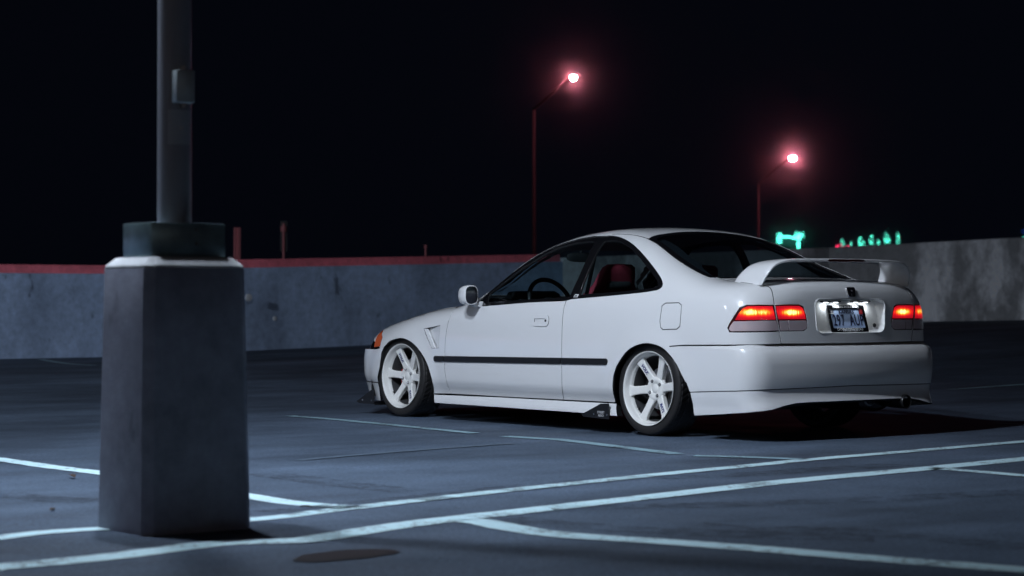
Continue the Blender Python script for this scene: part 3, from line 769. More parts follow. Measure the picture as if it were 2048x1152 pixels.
# ------------------------------------------------------------------ wheels (local frame: outer face towards -Y)
def tyre_mesh():
    n = 240; w = .205; R = WR
    prof = [(.2235,.006),(.232,.000),(.246,-.004),(.262,-.005),(.273,-.001),(.2795,.006),(.2825,.013)]
    tread = [(.2855, y) for y in np.linspace(.019, .186, 26)]
    inner = [(.2825,.192),(.2795,.199),(.270,.206),(.250,.209),(.232,.205),(.2235,.199)]
    prof = prof+tread+inner
    V = []; F_ = []
    P = len(prof)
    for k in range(n):
        a = 2*math.pi*k/n
        for i, (r, d) in enumerate(prof):
            if 6 <= i < 7+26:
                s = (d-.1025)/.1025
                g = 0
                if min(abs(d-.066), abs(d-.139)) < .0055: g = .005
                ph = (a*46/(2*math.pi)*1.0 + abs(s)**1.3*1.5) % 1.0
                if abs(s) > .18 and ph < .22: g = max(g, .0035)
                if abs(s) > .86: r = r-.0012
                r = r-g
            V.append((r*math.cos(a), d, r*math.sin(a)))
    for k in range(n):
        k2 = (k+1) % n
        for i in range(P-1): F_.append((k*P+i, k*P+i+1, k2*P+i+1, k2*P+i))
    return V, F_
TV, TF = tyre_mesh()
def smooth_obj(o, ang=35):
    me = o.data; bm = bmesh.new(); bm.from_mesh(me); bmesh.ops.recalc_face_normals(bm, faces=bm.faces)
    for f_ in bm.faces: f_.smooth = True
    for e_ in bm.edges:
        if len(e_.link_faces) == 2 and e_.calc_face_angle(0) > rad(ang): e_.smooth = False
    bm.to_mesh(me); bm.free(); return o
def make_wheel(front):
    w = empty('wheel', (0, 0, 0))
    ty = smooth_obj(link_mesh('tyre', TV, TF, 'rubber', w), 25)
    # barrel with stepped lip
    rim = MB().rings(lathe([(.222,.004),(.2275,-.004),(.2265,-.008),(.2225,-.0075),(.2185,-.002),(.2150,.006),(.2120,.014),(.2105,.028),(.2075,.033),(.2040,.036),(.2020,.046),(.2000,.054)], 96), cap0=False, cap1=False).build('rim', 'wheel_white', w, smooth=True, angle=50)
    MB().rings(lathe([(.2000,.054),(.1980,.060),(.1960,.185),(.205,.200),(.216,.205),(.222,.200)], 64), cap0=False, cap1=False).build('barrel', 'shaded_barrel', w, smooth=True, angle=50)
    # six paddle spokes
    for k in range(6):
        A = 2*math.pi*k/6+rad(6 if not front else -4)
        ca, sa = math.cos(A), math.sin(A); rings = []
        for r, wd, d0, th in ((.040,.054,.056,.030),(.060,.050,.054,.034),(.078,.0445,.051,.036),(.100,.0415,.047,.036),(.130,.0410,.041,.034),(.155,.0430,.036,.031),(.178,.0470,.0315,.028),(.192,.0530,.0295,.026),(.203,.0660,.0295,.024),(.208,.0780,.030,.022)):
            c = .005; hw = wd/2*1.2
            sec = [(-hw, d0+c), (-hw+c, d0), (hw-c, d0), (hw, d0+c), (hw-.004, d0+th), (-hw+.004, d0+th)]
            rings.append([(r*ca-x*sa, d, r*sa+x*ca) for x, d in sec])
        MB().rings(rings).build('spoke', 'wheel_white', w, smooth=True, angle=38)
    hub = MB().rings(lathe([(.078,.075),(.074,.056),(.070,.0515),(.062,.0495),(.034,.0485),(.0325,.0505),(.030,.0520),(.0275,.0505),(.026,.0490),(.0005,.0488)], 48), cap0=False).build('hub', 'wheel_white', w, smooth=True, angle=60)
    for k in range(4):
        A = 2*math.pi*k/4+rad(30 if not front else 20); x, z = .050*math.cos(A), .050*math.sin(A)
        MB().rings([[(x+.0105*math.cos(t), d, z+.0105*math.sin(t)) for t in np.linspace(0, 2*math.pi, 17)[:-1]] for d in (.060, .0478)]).build('lug_hole', 'black_plastic', hub, smooth=True)
        MB().rings([[(x+r_*math.cos(t), d, z+r_*math.sin(t)) for t in np.linspace(0, 2*math.pi, 7)[:-1]] for d, r_ in ((.060, .0075), (.043, .0075), (.040, .005))]).build('lug_nut', 'steel', hub)
    # valve, disc, caliper
    vx, vz = .196*math.cos(rad(220)), .196*math.sin(rad(220)); MB().tube([(vx, .060, vz), (vx*.93, .034, vz*.93)], .005, 8).build('valve', 'black_plastic', w, smooth=True)
    MB().rings(lathe([(.060,.098),(.060,.105),(.075,.110),(.132,.110),(.132,.130),(.060,.130)], 48), cap0=False, cap1=False).build('brake_disc', 'steel', w, smooth=True, angle=40)
    cal = MB()
    for (r0, r1, d0, d1) in ((.095, .142, .095, .150),):
        a0, a1 = (rad(160), rad(205)); R_ = []
        for t in np.linspace(a0, a1, 8): R_.append([(r*math.cos(t), d, r*math.sin(t)) for r, d in ((r0, d0), (r1, d0), (r1, d1), (r0, d1))])
        cal.rings(R_)
    cal.build('brake_caliper', 'caliper_red' if front else 'dark_steel', w, bevel=.004)
    # decals on two opposite spokes
    for ang, txt in ((rad(6 if not front else -4)+rad(60*2), 'VOLK'), (rad(6 if not front else -4)+rad(60*5), 'RAYS')):
        rdir = Vector((math.cos(ang), 0, math.sin(ang))); sl = Vector((0, (.0315-.047)/.078, 0)); along = (rdir+sl).normalized()
        side = Vector((-math.sin(ang), 0, math.cos(ang))); 
        nrm = Vector((0, -1, 0)); nrm = (nrm-along*nrm.dot(along)).normalized()
        c_ = rdir*.142+Vector((0, .0388, 0))+nrm*.0012
        if txt == 'VOLK': X_ = -along
        else: X_ = along
        Y_ = nrm.cross(X_)
        text_mesh(txt, 'decal', 'decal_blue', w, frame_mat(c_, X_, Y_, nrm), .030, shear=.2, bold=.0012, xscale=.92)
    return w
def copy_tree(o, parent=None):
    c = o.copy(); COL.objects.link(c); c.parent = parent
    for ch in list(o.children):
        d = copy_tree(ch, c)
    return c
fw_ = make_wheel(True); rw_ = make_wheel(False)
camb = rad(2.2)
places = ((fw_, 0.0, -.808, 1), (copy_tree(fw_), 0.0, .808, -1), (rw_, 2.62, -.814, 1), (copy_tree(rw_), 2.62, .814, -1))
for o_, x, y, sd in places:
    o_.parent = car; o_.location = (x, y, WR*math.cos(camb)+.003)
    o_.rotation_euler = (-camb, 0, 0 if sd > 0 else math.pi)
# wheel-arch liners and floor
for wx in (.02, 2.64):
    for sd in (1, -1):
        R_ = []
        for k in range(25):
            a = rad(-8+196*k/24); c, s_ = math.cos(a), math.sin(a); r_ = .405
            R_.append([(wx+r_*c, sd*-.80, .19+r_*s_), (wx+r_*c, sd*-.52, .19+r_*s_)])
        mb = MB(); n_ = len(R_); mb.add([p for q in R_ for p in q], [(2*i, 2*i+1, 2*i+3, 2*i+2) for i in range(n_-1)]+[tuple(2*i+1 for i in range(n_))])
        mb.build('wheel_arch_liner', 'black_plastic', car)
MB().box((1.33, 0, .155), (1.70, 1.50, .05)).box((1.31, 0, .30), (4.05, 1.0, .12)).box((3.15, 0, .34), (.62, 1.24, .10)).build('floor_pan', 'black_plastic', car)
mfl = MB().rings([[(3.12, .30+.0, .235)]*1]) if False else None
muf = MB().rings([[(x, .40+ry*math.cos(t), .205+rz*math.sin(t)) for t in np.linspace(0, 2*math.pi, 25)[:-1]] for x, ry, rz in ((2.96, .10, .045), (2.98, .145, .062), (3.34, .145, .062), (3.36, .10, .045))]).build('muffler', 'dark_steel', car, smooth=True)
MB().tube([(3.33, .455, .200), (3.46, .455, .200)], .030, 16).build('exhaust_pipe', 'dark_steel', muf, smooth=True)
MB().rings([[(x, .445+r_*math.cos(t), .207+r_*math.sin(t)) for t in np.linspace(0, 2*math.pi, 29)[:-1]] for x, r_ in ((3.42, .034), (3.44, .041), (3.560, .043), (3.565, .040), (3.563, .036), (3.46, .034))], cap1=True).build('exhaust_tip', 'black_satin', muf, smooth=True)
MB().tube([(.3, .10, .17), (1.4, .12, .15), (2.2, .18, .15), (2.6, .22, .20), (2.98, .36, .20)], .025, 10).build('exhaust_line', 'dark_steel', muf, smooth=True)
# rear tow loop
MB().tube([(3.42, .26+.0*k, .225)+() if False else (3.42+.012*math.sin(t)*0, .27+.045*math.cos(t), .225-.04*math.sin(t)) for k, t in enumerate(np.linspace(0, math.pi, 10))], .006, 8).build('tow_loop', 'steel', car, smooth=True)
# ------------------------------------------------------------------ cabin
def seat(cy, mat='red_fabric'):
    s_ = empty('front_seat', (0, 0, 0), car)
    def sup(z, x, wy, tx, p=3.0): 
        out = []
        for k in range(24):
            a = 2*math.pi*k/24; c, q = math.cos(a), math.sin(a)
            out.append((x+tx*math.copysign(abs(c)**(2/p), c), cy+wy*math.copysign(abs(q)**(2/p), q), z))
        return out
    MB().rings([sup(.38, 1.58, .20, .10), sup(.46, 1.60, .24, .10), sup(.62, 1.66, .26, .085), sup(.76, 1.715, .265, .075), sup(.84, 1.745, .245, .068), sup(.885, 1.765, .195, .062), sup(.93, 1.785, .160, .058), sup(.99, 1.812, .145, .052), sup(1.035, 1.832, .128, .046), sup(1.055, 1.842, .095, .032), sup(1.058, 1.845, .03, .012)]).build('backrest', mat, s_, smooth=True)
    for sd in (-1, 1): MB().rings([sup(.42, 1.52, .05, .09), sup(.6, 1.58, .055, .10), sup(.78, 1.67, .05, .08), sup(.84, 1.71, .03, .04)]).build('side_bolster', mat, s_, smooth=True).location = (0, sd*.20, 0)
    MB().rings([sup(.895, 1.810, .10, .030), sup(.905, 1.817, .108, .034), sup(.930, 1.827, .105, .030), sup(.945, 1.833, .092, .020)]).build('harness_slot', 'black_fabric', s_, smooth=True)
    MB().rings([[(1.08, cy-.24, .24), (1.08, cy+.24, .24), (1.08, cy+.25, .38), (1.08, cy-.25, .38)], [(1.62, cy-.24, .22), (1.62, cy+.24, .22), (1.62, cy+.25, .36), (1.62, cy-.25, .36)]]).build('seat_cushion', mat, s_, bevel=.04, seg=3)
    return s_
seat(-.37); seat(.37)
rb = MB().rings([[(2.05, y, .34), (2.45, y, .30), (2.62, y, .86), (2.50, y, .88), (2.36, y, .48), (2.05, y, .48)] for y in (-.62, .62)]).build('rear_bench', 'black_fabric', car, bevel=.03, seg=3)
MB().rings([[(2.52, y, .80), (3.04, y, .80), (3.04, y, .865), (2.52, y, .875)] for y in (-.60, .60)]).build('parcel_shelf', 'dark_interior', car)
MB().rings([[(.70, y, .30), (1.02, y, .30), (1.05, y, .70), (1.00, y, .800), (.90, y, .835), (.72, y, .84), (.66, y, .80)] for y in np.linspace(-.72, .72, 9)]).build('dashboard', 'dark_interior', car, bevel=.015)
MB().rings([[(x, y, z) for x, z in ((.96, .80), (1.04, .80), (1.03, .865), (.98, .885), (.90, .88), (.86, .83))] for y in (-.56, -.53, -.24, -.20)]).build('instrument_hood', 'dark_interior', car, bevel=.012)
sw_c, sw_n = Vector((1.135, -.37, .80)), Vector((.90, 0, .42)).normalized()
ax1 = Vector((0, 1, 0)); ax2 = sw_n.cross(ax1)
whl = MB().tube([sw_c+ax1*.178*math.cos(t)+ax2*.178*math.sin(t) for t in np.linspace(0, 2*math.pi, 41)], .0155, 10, cap=False).build('steering_wheel', 'black_satin', car, smooth=True)
for t in (200, 340, 270):
    q_ = ax1*math.cos(rad(t))+ax2*math.sin(rad(t)); MB().tube([sw_c-sw_n*.02+q_*.03, sw_c+q_*.17], .014, 8).build('wheel_spoke', 'black_plastic', whl, smooth=True)
MB().tube([sw_c-sw_n*.05, sw_c+sw_n*.005], .055, 20).build('wheel_boss', 'black_plastic', whl, bevel=.01)
MB().tube([sw_c-sw_n*.05, sw_c-sw_n*.25], .03, 12).build('steering_column', 'black_plastic', whl)
MB().rings([superring(1.0+dx, 0, 1.118, ry, rz, 24, 3.5) for dx, ry, rz in ((-.02,.09,.018),(-.008,.115,.030),(.008,.118,.033),(.012,.112,.028))]).build('interior_mirror', 'black_plastic', car, smooth=True)
MB().tube([(.99, 0, 1.13), (1.02, 0, 1.17), (1.08, 0, 1.19)], .009, 8).build('mirror_stalk', 'black_plastic', car)
# head lining, pillar linings
lin = np.vstack([[(1.30, -.53), (1.8, -.53), (2.26, -.50), (2.22, 0)], [(2.26, .50), (1.8, .53), (1.30, .53), (1.24, 0)]])
panel('headliner', lin, map_top, F_body, 'grey_liner', car, mirror=False, off=-.02, depth=0, gap=0, grid=.08)
rail_in = np.vstack([dlo_top[:iB+1][::-1], dlo[1:2], ws_uv[4:], rs_uv[1:jB+1]])
panel('pillar_trim', rail_in, map_side, F_body, 'grey_liner', car, off=-.022, depth=0, gap=.004, grid=.06)
qp = np.vstack([dlo_tip[::-1], dlo_top[iB:][::-1][1:], rs_uv[jB:], bl_uv[1:], [[2.95, .86]], [[2.70, .80]]])
panel('pillar_trim', qp, map_side, F_body, 'dark_interior', car, off=-.022, depth=0, gap=.004, grid=.06)
# seat belt by the door pillar
MB().rings([[(1.86, -.60, 1.16), (1.90, -.60, 1.16)], [(1.80, -.70, .62), (1.84, -.70, .62)]], closed=False, cap0=False, cap1=False).build('seat_belt', 'black_fabric', car)

# ------------------------------------------------------------------ the parking deck and what stands round it
def view_DL(x, y):
    dx, dy = x-CAM[0], y-CAM[1]; return dx*FW[0]+dy*FW[1], dx*RT[0]+dy*RT[1]
def deck_z(x, y):
    D, Lr = view_DL(x, y)
    return float(.033*max(0, Lr+5.4)*sstep(17, 31, np.array(D)))
# asphalt
M, N, L, B = new_mat('asphalt')
tc = N.new('ShaderNodeTexCoord')
def noise(scale, detail=6, rough=.6, vec=None, stretch=None):
    n_ = N.new('ShaderNodeTexNoise'); n_.inputs['Scale'].default_value = scale; n_.inputs['Detail'].default_value = detail; n_.inputs['Roughness'].default_value = rough
    src = tc.outputs['Object']
    if stretch:
        vm = N.new('ShaderNodeVectorMath'); vm.operation = 'MULTIPLY'; vm.inputs[1].default_value = stretch; L.new(src, vm.inputs[0]); src = vm.outputs[0]
    L.new(src, n_.inputs['Vector']); return n_
def ramp(inp, a, b, lo, hi):
    m_ = N.new('ShaderNodeMapRange'); m_.inputs[1].default_value = a; m_.inputs[2].default_value = b; m_.inputs[3].default_value = lo; m_.inputs[4].default_value = hi
    L.new(inp, m_.inputs[0]); return m_.outputs[0]
def mul(a, b):
    m_ = N.new('ShaderNodeMath'); m_.operation = 'MULTIPLY'; L.new(a, m_.inputs[0]); L.new(b, m_.inputs[1]); return m_.outputs[0]
def scale_col(col, fac):
    v_ = N.new('ShaderNodeVectorMath'); v_.operation = 'SCALE'; v_.inputs[0].default_value = col; L.new(fac, v_.inputs['Scale']); return v_.outputs[0]
big = ramp(noise(.35, 5).outputs['Fac'], .3, .7, .60, 1.35)
mid = ramp(noise(1.1, 6, .65, stretch=(1.0, .35, 1)).outputs['Fac'], .3, .7, .55, 1.40)
fine = ramp(noise(85, 4, .8).outputs['Fac'], .25, .75, .35, 1.65)
spk = ramp(noise(45, 4).outputs['Fac'], .3, .7, .7, 1.3)
fac = mul(mul(big, mid), mul(fine, spk))
L.new(scale_col((.070, .096, .136), fac), B.inputs['Base Color'])
L.new(ramp(noise(2.0, 5).outputs['Fac'], .3, .7, .62, .85), B.inputs['Roughness'])
bp = N.new('ShaderNodeBump'); bp.inputs['Strength'].default_value = .5; bp.inputs['Distance'].default_value = .006
L.new(noise(120, 5, .7).outputs['Fac'], bp.inputs['Height']); L.new(bp.outputs[0], B.inputs['Normal'])
B.inputs['Specular IOR Level'].default_value = .25
ASPH = M
# worn line paint: patches of paint rubbed through to asphalt
M, N, L, B = new_mat('line_paint')
tc = N.new('ShaderNodeTexCoord')
w1 = noise(38, 8, .75); w2 = noise(3.2, 4)
sm_ = N.new('ShaderNodeMath'); sm_.operation = 'ADD'; L.new(ramp(w1.outputs['Fac'], .3, .7, -.55, .55), sm_.inputs[0]); L.new(ramp(w2.outputs['Fac'], .3, .7, .0, .85), sm_.inputs[1])
mask = ramp(sm_.outputs[0], .0, .30, .12, 1.0)
mxp = N.new('ShaderNodeMix'); mxp.data_type = 'RGBA'; L.new(mask, mxp.inputs[0]); mxp.inputs[6].default_value = (.060, .068, .080, 1); mxp.inputs[7].default_value = (.54, .74, .79, 1)
L.new(mxp.outputs[2], B.inputs['Base Color']); B.inputs['Roughness'].default_value = .7
faded = M.copy(); faded.name = 'faded_paint'; MATS['faded_paint'] = faded
for nd in faded.node_tree.nodes:
    if nd.type == 'MIX': nd.inputs[7].default_value = (.27, .42, .48, 1)
ghost = faded.copy(); ghost.name = 'ghost_paint'; MATS['ghost_paint'] = ghost
for nd in ghost.node_tree.nodes:
    if nd.type == 'MIX': nd.inputs[7].default_value = (.09, .125, .17, 1)
# concrete
def concrete(name, col, stain=.35, sscale=.9, pit=True, bump=.5, edge=(.42, .62)):
    global M, N, L, B, tc
    M, N, L, B = new_mat(name); tc = N.new('ShaderNodeTexCoord')
    a = ramp(noise(.5, 5).outputs['Fac'], .3, .7, .8, 1.2)
    b = ramp(noise(sscale, 6, .6, stretch=(1, 1, .55)).outputs['Fac'], edge[0], edge[1], 1.0, 1-stain)
    c = ramp(noise(9, 7, .7).outputs['Fac'], .3, .7, .78, 1.2)
    f_ = mul(mul(a, b), c)
    if pit:
        d = ramp(noise(5.5, 4, .5, stretch=(1, 1, .45)).outputs['Fac'], .66, .72, 1.0, .45); f_ = mul(f_, d)
    L.new(scale_col(col, f_), B.inputs['Base Color']); B.inputs['Roughness'].default_value = .85
    bp = N.new('ShaderNodeBump'); bp.inputs['Strength'].default_value = bump; bp.inputs['Distance'].default_value = .012
    L.new(noise(26, 8, .7).outputs['Fac'], bp.inputs['Height']); L.new(bp.outputs[0], B.inputs['Normal'])
    return M
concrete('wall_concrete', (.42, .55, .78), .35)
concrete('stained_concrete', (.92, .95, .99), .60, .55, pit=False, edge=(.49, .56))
concrete('pillar_concrete', (.29, .31, .39), .22, 2.2, pit=True, bump=.22)
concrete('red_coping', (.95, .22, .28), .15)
concrete('lit_concrete', (.62, .64, .66), .15, 3.0, pit=False, bump=.3)  # paler than the base: brightness from the lamp overhead put into the chamfer's colour
pbr('galvanised', (.26, .37, .40), .34, metal=.75, noise=.55, nscale=14)
pbr('box_steel', (.45, .52, .55), .4, metal=.4, noise=.2, nscale=30)
pbr('plate_paint', (.36, .39, .44), .35)
pbr('pole_paint', (.26, .275, .32), .4, noise=.12, nscale=5)
pbr('oil', (.010, .004, .006), .45, noise=.3, nscale=8)
pbr('leaf_brown', (.05, .03, .02), .8)
pbr('red_lit_steel', (.50, .17, .19), .6)  # red light of the street lamps put into the posts' colour
pbr('night_ground', (.03, .035, .03), .9, noise=.3, nscale=.05)
pbr('night_wall', (.05, .05, .055), .85, noise=.3, nscale=.4)
pbr('bark', (.05, .04, .035), .9)
pbr('leafage', (.03, .05, .025), .8)
# open land far below and around
tag(MB().box((0, 0, -3.7), (1300, 1300, .4)).build('ground', 'night_ground'), 'dark open ground below the parking deck', None, kind='structure')
# deck sheet
WXL, WYR = -15.0, 19.4
xs = np.concatenate([np.arange(WXL-.1, 8, .8), np.arange(8, 46, 4)]); ys_ = np.concatenate([np.arange(-50, -10, 4), np.arange(-10, WYR+.4, .8)])
V = [(x, y, deck_z(x, y)) for x in xs for y in ys_]; ny = len(ys_)
Fc = [(i*ny+j, (i+1)*ny+j, (i+1)*ny+j+1, i*ny+j+1) for i in range(len(xs)-1) for j in range(ny-1)]
deck = link_mesh('parking_deck', V, Fc, ASPH, smooth=True)
tag(deck, 'blue grey asphalt parking deck with worn painted lines', None, kind='structure')
MB().box((15, -15.2, -.36), (60.2, 70, .5)).build('deck_slab', 'wall_concrete', deck)
def gline(name, pts, widths, mat='line_paint', sm=6, rag=.004, seed=1, ext=(0, 0)):
    """painted stripe on the deck through picture points; widths in metres"""
    rnd = random.Random(seed)
    c = np.array([atZ(x, y, 0)[:2] for x, y in pts]); w = np.array(widths, float) if np.ndim(widths) else np.full(len(pts), widths)
    cw = catmull(np.column_stack([c, w]), sm); cc = resample(cw, .06, closed=False)
    if ext[0]: cc = np.vstack([[np.append(cc[0, :2]+(cc[0, :2]-cc[3, :2])/np.linalg.norm(cc[0, :2]-cc[3, :2])*e, cc[0, 2]) for e in np.arange(ext[0], .05, -.25)], cc])
    if ext[1]: cc = np.vstack([cc, [np.append(cc[-1, :2]+(cc[-1, :2]-cc[-4, :2])/np.linalg.norm(cc[-1, :2]-cc[-4, :2])*e, cc[-1, 2]) for e in np.arange(.25, ext[1], .25)]])
    Lf, Rt = [], []
    for i in range(len(cc)):
        t = cc[min(i+1, len(cc)-1), :2]-cc[max(i-1, 0), :2]; t = t/np.linalg.norm(t); n_ = np.array([-t[1], t[0]])
        a = cc[i, :2]+n_*(cc[i, 2]/2+rnd.uniform(-rag, rag)); b = cc[i, :2]-n_*(cc[i, 2]/2+rnd.uniform(-rag, rag))
        Lf.append((a[0], a[1], deck_z(*a)+.004)); Rt.append((b[0], b[1], deck_z(*b)+.004))
    n_ = len(Lf); V = Lf+Rt
    return link_mesh(name, V, [(i, n_+i, n_+i+1, i+1) for i in range(n_-1)], mat, deck)
gline('parking_line', [(-60,1084),(0,1077),(125,1063.5),(495,1041.5),(700,1017.5),(1024,981),(1349,947),(1499,932.5),(1624,920),(1849,901),(2048,884),(2120,878)], .105, seed=2, ext=(9, 12))
gline('parking_line', [(-60,1143),(0,1136),(200,1117.5),(325,1102),(425,1089.5),(500,1085),(600,1082.5),(675,1072),(750,1060),(850,1046),(1024,1026),(1299,995),(1474,975),(1574,964),(1849,938.5),(2048,919),(2120,912)], .145, seed=3, ext=(9, 12))
gline('parking_line', [(930,1041),(975,1047.5),(1024,1057.5),(1124,1071.5),(1324,1085),(1524,1100),(1774,1121),(2048,1142),(2150,1150)], .145, seed=4, ext=(0, 5))
gline('parking_line', [(-60,912),(0,920),(100,934.5),(197,946.5),(340,968),(495,993),(575,1006),(650,1012.5),(708,1015)], .12, seed=5, ext=(3, 0))
gline('parking_line', [(580,832.5),(700,842.5),(950,867.5)], .09, 'faded_paint', seed=6)
gline('parking_line', [(1010,873.5),(1080,878),(1139,882.5),(1354,909)], .10, 'faded_paint', seed=7)
gline('parking_line', [(1389,912.5),(1500,915.5),(1614,920)], .09, 'faded_paint', seed=8)
gline('parking_line', [(600,921),(800,904),(1024,887.5)], .06, 'ghost_paint', seed=9)
gline('parking_line', [(1862,937.5),(1950,944),(2048,952.5),(2120,958)], .10, seed=10, ext=(0, 4))
gline('parking_line', [(1989,847),(2048,849.5),(2120,852)], .09, 'faded_paint', seed=11)
gline('parking_line', [(1900,783),(2048,776),(2120,773)], .08, 'faded_paint', seed=12)
gline('parking_line', [(80,719),(130,727),(190,732)], .10, 'faded_paint', seed=13)
# rubber scuffs left by turning tyres
M, N, L, B = new_mat('rubber_scuff'); tc = N.new('ShaderNodeTexCoord')
B.inputs['Base Color'].default_value = (.018, .020, .026, 1); B.inputs['Roughness'].default_value = .7
L.new(ramp(noise(7, 7, .75).outputs['Fac'], .42, .70, .0, .5), B.inputs['Alpha'])
for sd_, pts in enumerate(([(1380,1052),(1500,1060),(1700,1064),(1900,1080),(2060,1100)], [(520,948),(650,965),(760,978),(820,985)], [(1100,1018),(1400,1012),(1750,1000),(2060,985)], [(540,1028),(800,1002),(1200,962),(1500,950),(1800,930)], [(1000,1040),(1250,1060),(1500,1072),(1750,1078)], [(0,990),(100,1000),(190,1003)])):
    gline('tyre_mark', pts, .22, 'rubber_scuff', rag=.01, seed=50+sd_)
# dark stain
c_ = atZ(690, 1112); a_ = atZ(793, 1104)-c_; b_ = atZ(690, 1122)-c_
rnd = random.Random(5); V = [(c_[0], c_[1], .004)]
for k in range(60):
    t = 2*math.pi*k/60; q_ = 1+.05*math.sin(3*t+1)+.03*math.sin(7*t)
    p_ = c_+(a_*math.cos(t)+b_*math.sin(t))*q_; V.append((p_[0], p_[1], .004))
link_mesh('oil_stain', V, [(0, 1+k, 1+(k+1) % 60) for k in range(60)], 'oil', deck)
# parapet walls
def wall_run(name, pts, mat, th=.22, h=1.36, parent=None, h1=None):
    """low wall following the deck; pts are inner-face plan points, inward side to the left"""
    P = resample(np.array(pts, float), 1.0, closed=False); R_ = []
    for i, p in enumerate(P):
        t = P[min(i+1, len(P)-1)]-P[max(i-1, 0)]; t = t/np.linalg.norm(t); o_ = np.array([t[1], -t[0]])*-1
        z = deck_z(*p); q = p+o_*th; h0_ = h; hh = h if h1 is None else h+(h1-h)*i/(len(P)-1)
        R_.append([(p[0], p[1], z-.3), (p[0], p[1], z+hh-.02), (p[0]+o_[0]*.02, p[1]+o_[1]*.02, z+hh), (q[0], q[1], z+hh), (q[0], q[1], z-.5)])
    return MB().rings(R_).build(name, mat, parent)
YJ = 5.35    # joint in the long wall
wl = wall_run('parapet_wall', [(WXL+.10, -34), (WXL+.10, YJ)], 'wall_concrete', h=1.18)
tag(wl, 'pitted grey concrete parapet wall ending behind the concrete lamp base', 'wall', 'parapet walls')
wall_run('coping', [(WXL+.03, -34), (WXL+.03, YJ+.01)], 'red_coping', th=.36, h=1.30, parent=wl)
wm = wall_run('parapet_wall', [(WXL, YJ+.004), (WXL, 13.0)], 'wall_concrete', h=1.24)
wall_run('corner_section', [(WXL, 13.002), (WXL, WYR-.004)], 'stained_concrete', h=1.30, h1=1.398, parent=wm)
tag(wm, 'grey concrete parapet wall with red coping behind the coupe', 'wall', 'parapet walls')
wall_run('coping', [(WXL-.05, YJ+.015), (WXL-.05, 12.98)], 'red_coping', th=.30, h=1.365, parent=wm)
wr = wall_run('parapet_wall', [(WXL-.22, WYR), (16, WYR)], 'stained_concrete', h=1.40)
tag(wr, 'stained concrete parapet wall without coping beyond the tail lamps', 'wall', 'parapet walls')
# pilaster and plugged form-tie holes at the wall joint
MB().box((WXL+.10, YJ-.10, .55), (.30, .34, 1.24)).build('pilaster', 'wall_concrete', wl, bevel=.01)
def plug(x, y, r, mat, par, X=WXL):
    d = pray(x, y); t = (X-CAM[0])/d[0]; p = CAM+d*t
    MB().tube([p+np.array([-.03, 0, 0]), p+np.array([.012, 0, 0])], r, 14).build('tie_plug', mat, par, bevel=.004)
pbr('plug_grey', (.55, .57, .6), .8)
plug(497.5, 595, .055, 'plug_grey', wl, WXL+.25); plug(549, 637, .035, 'plug_grey', wm)
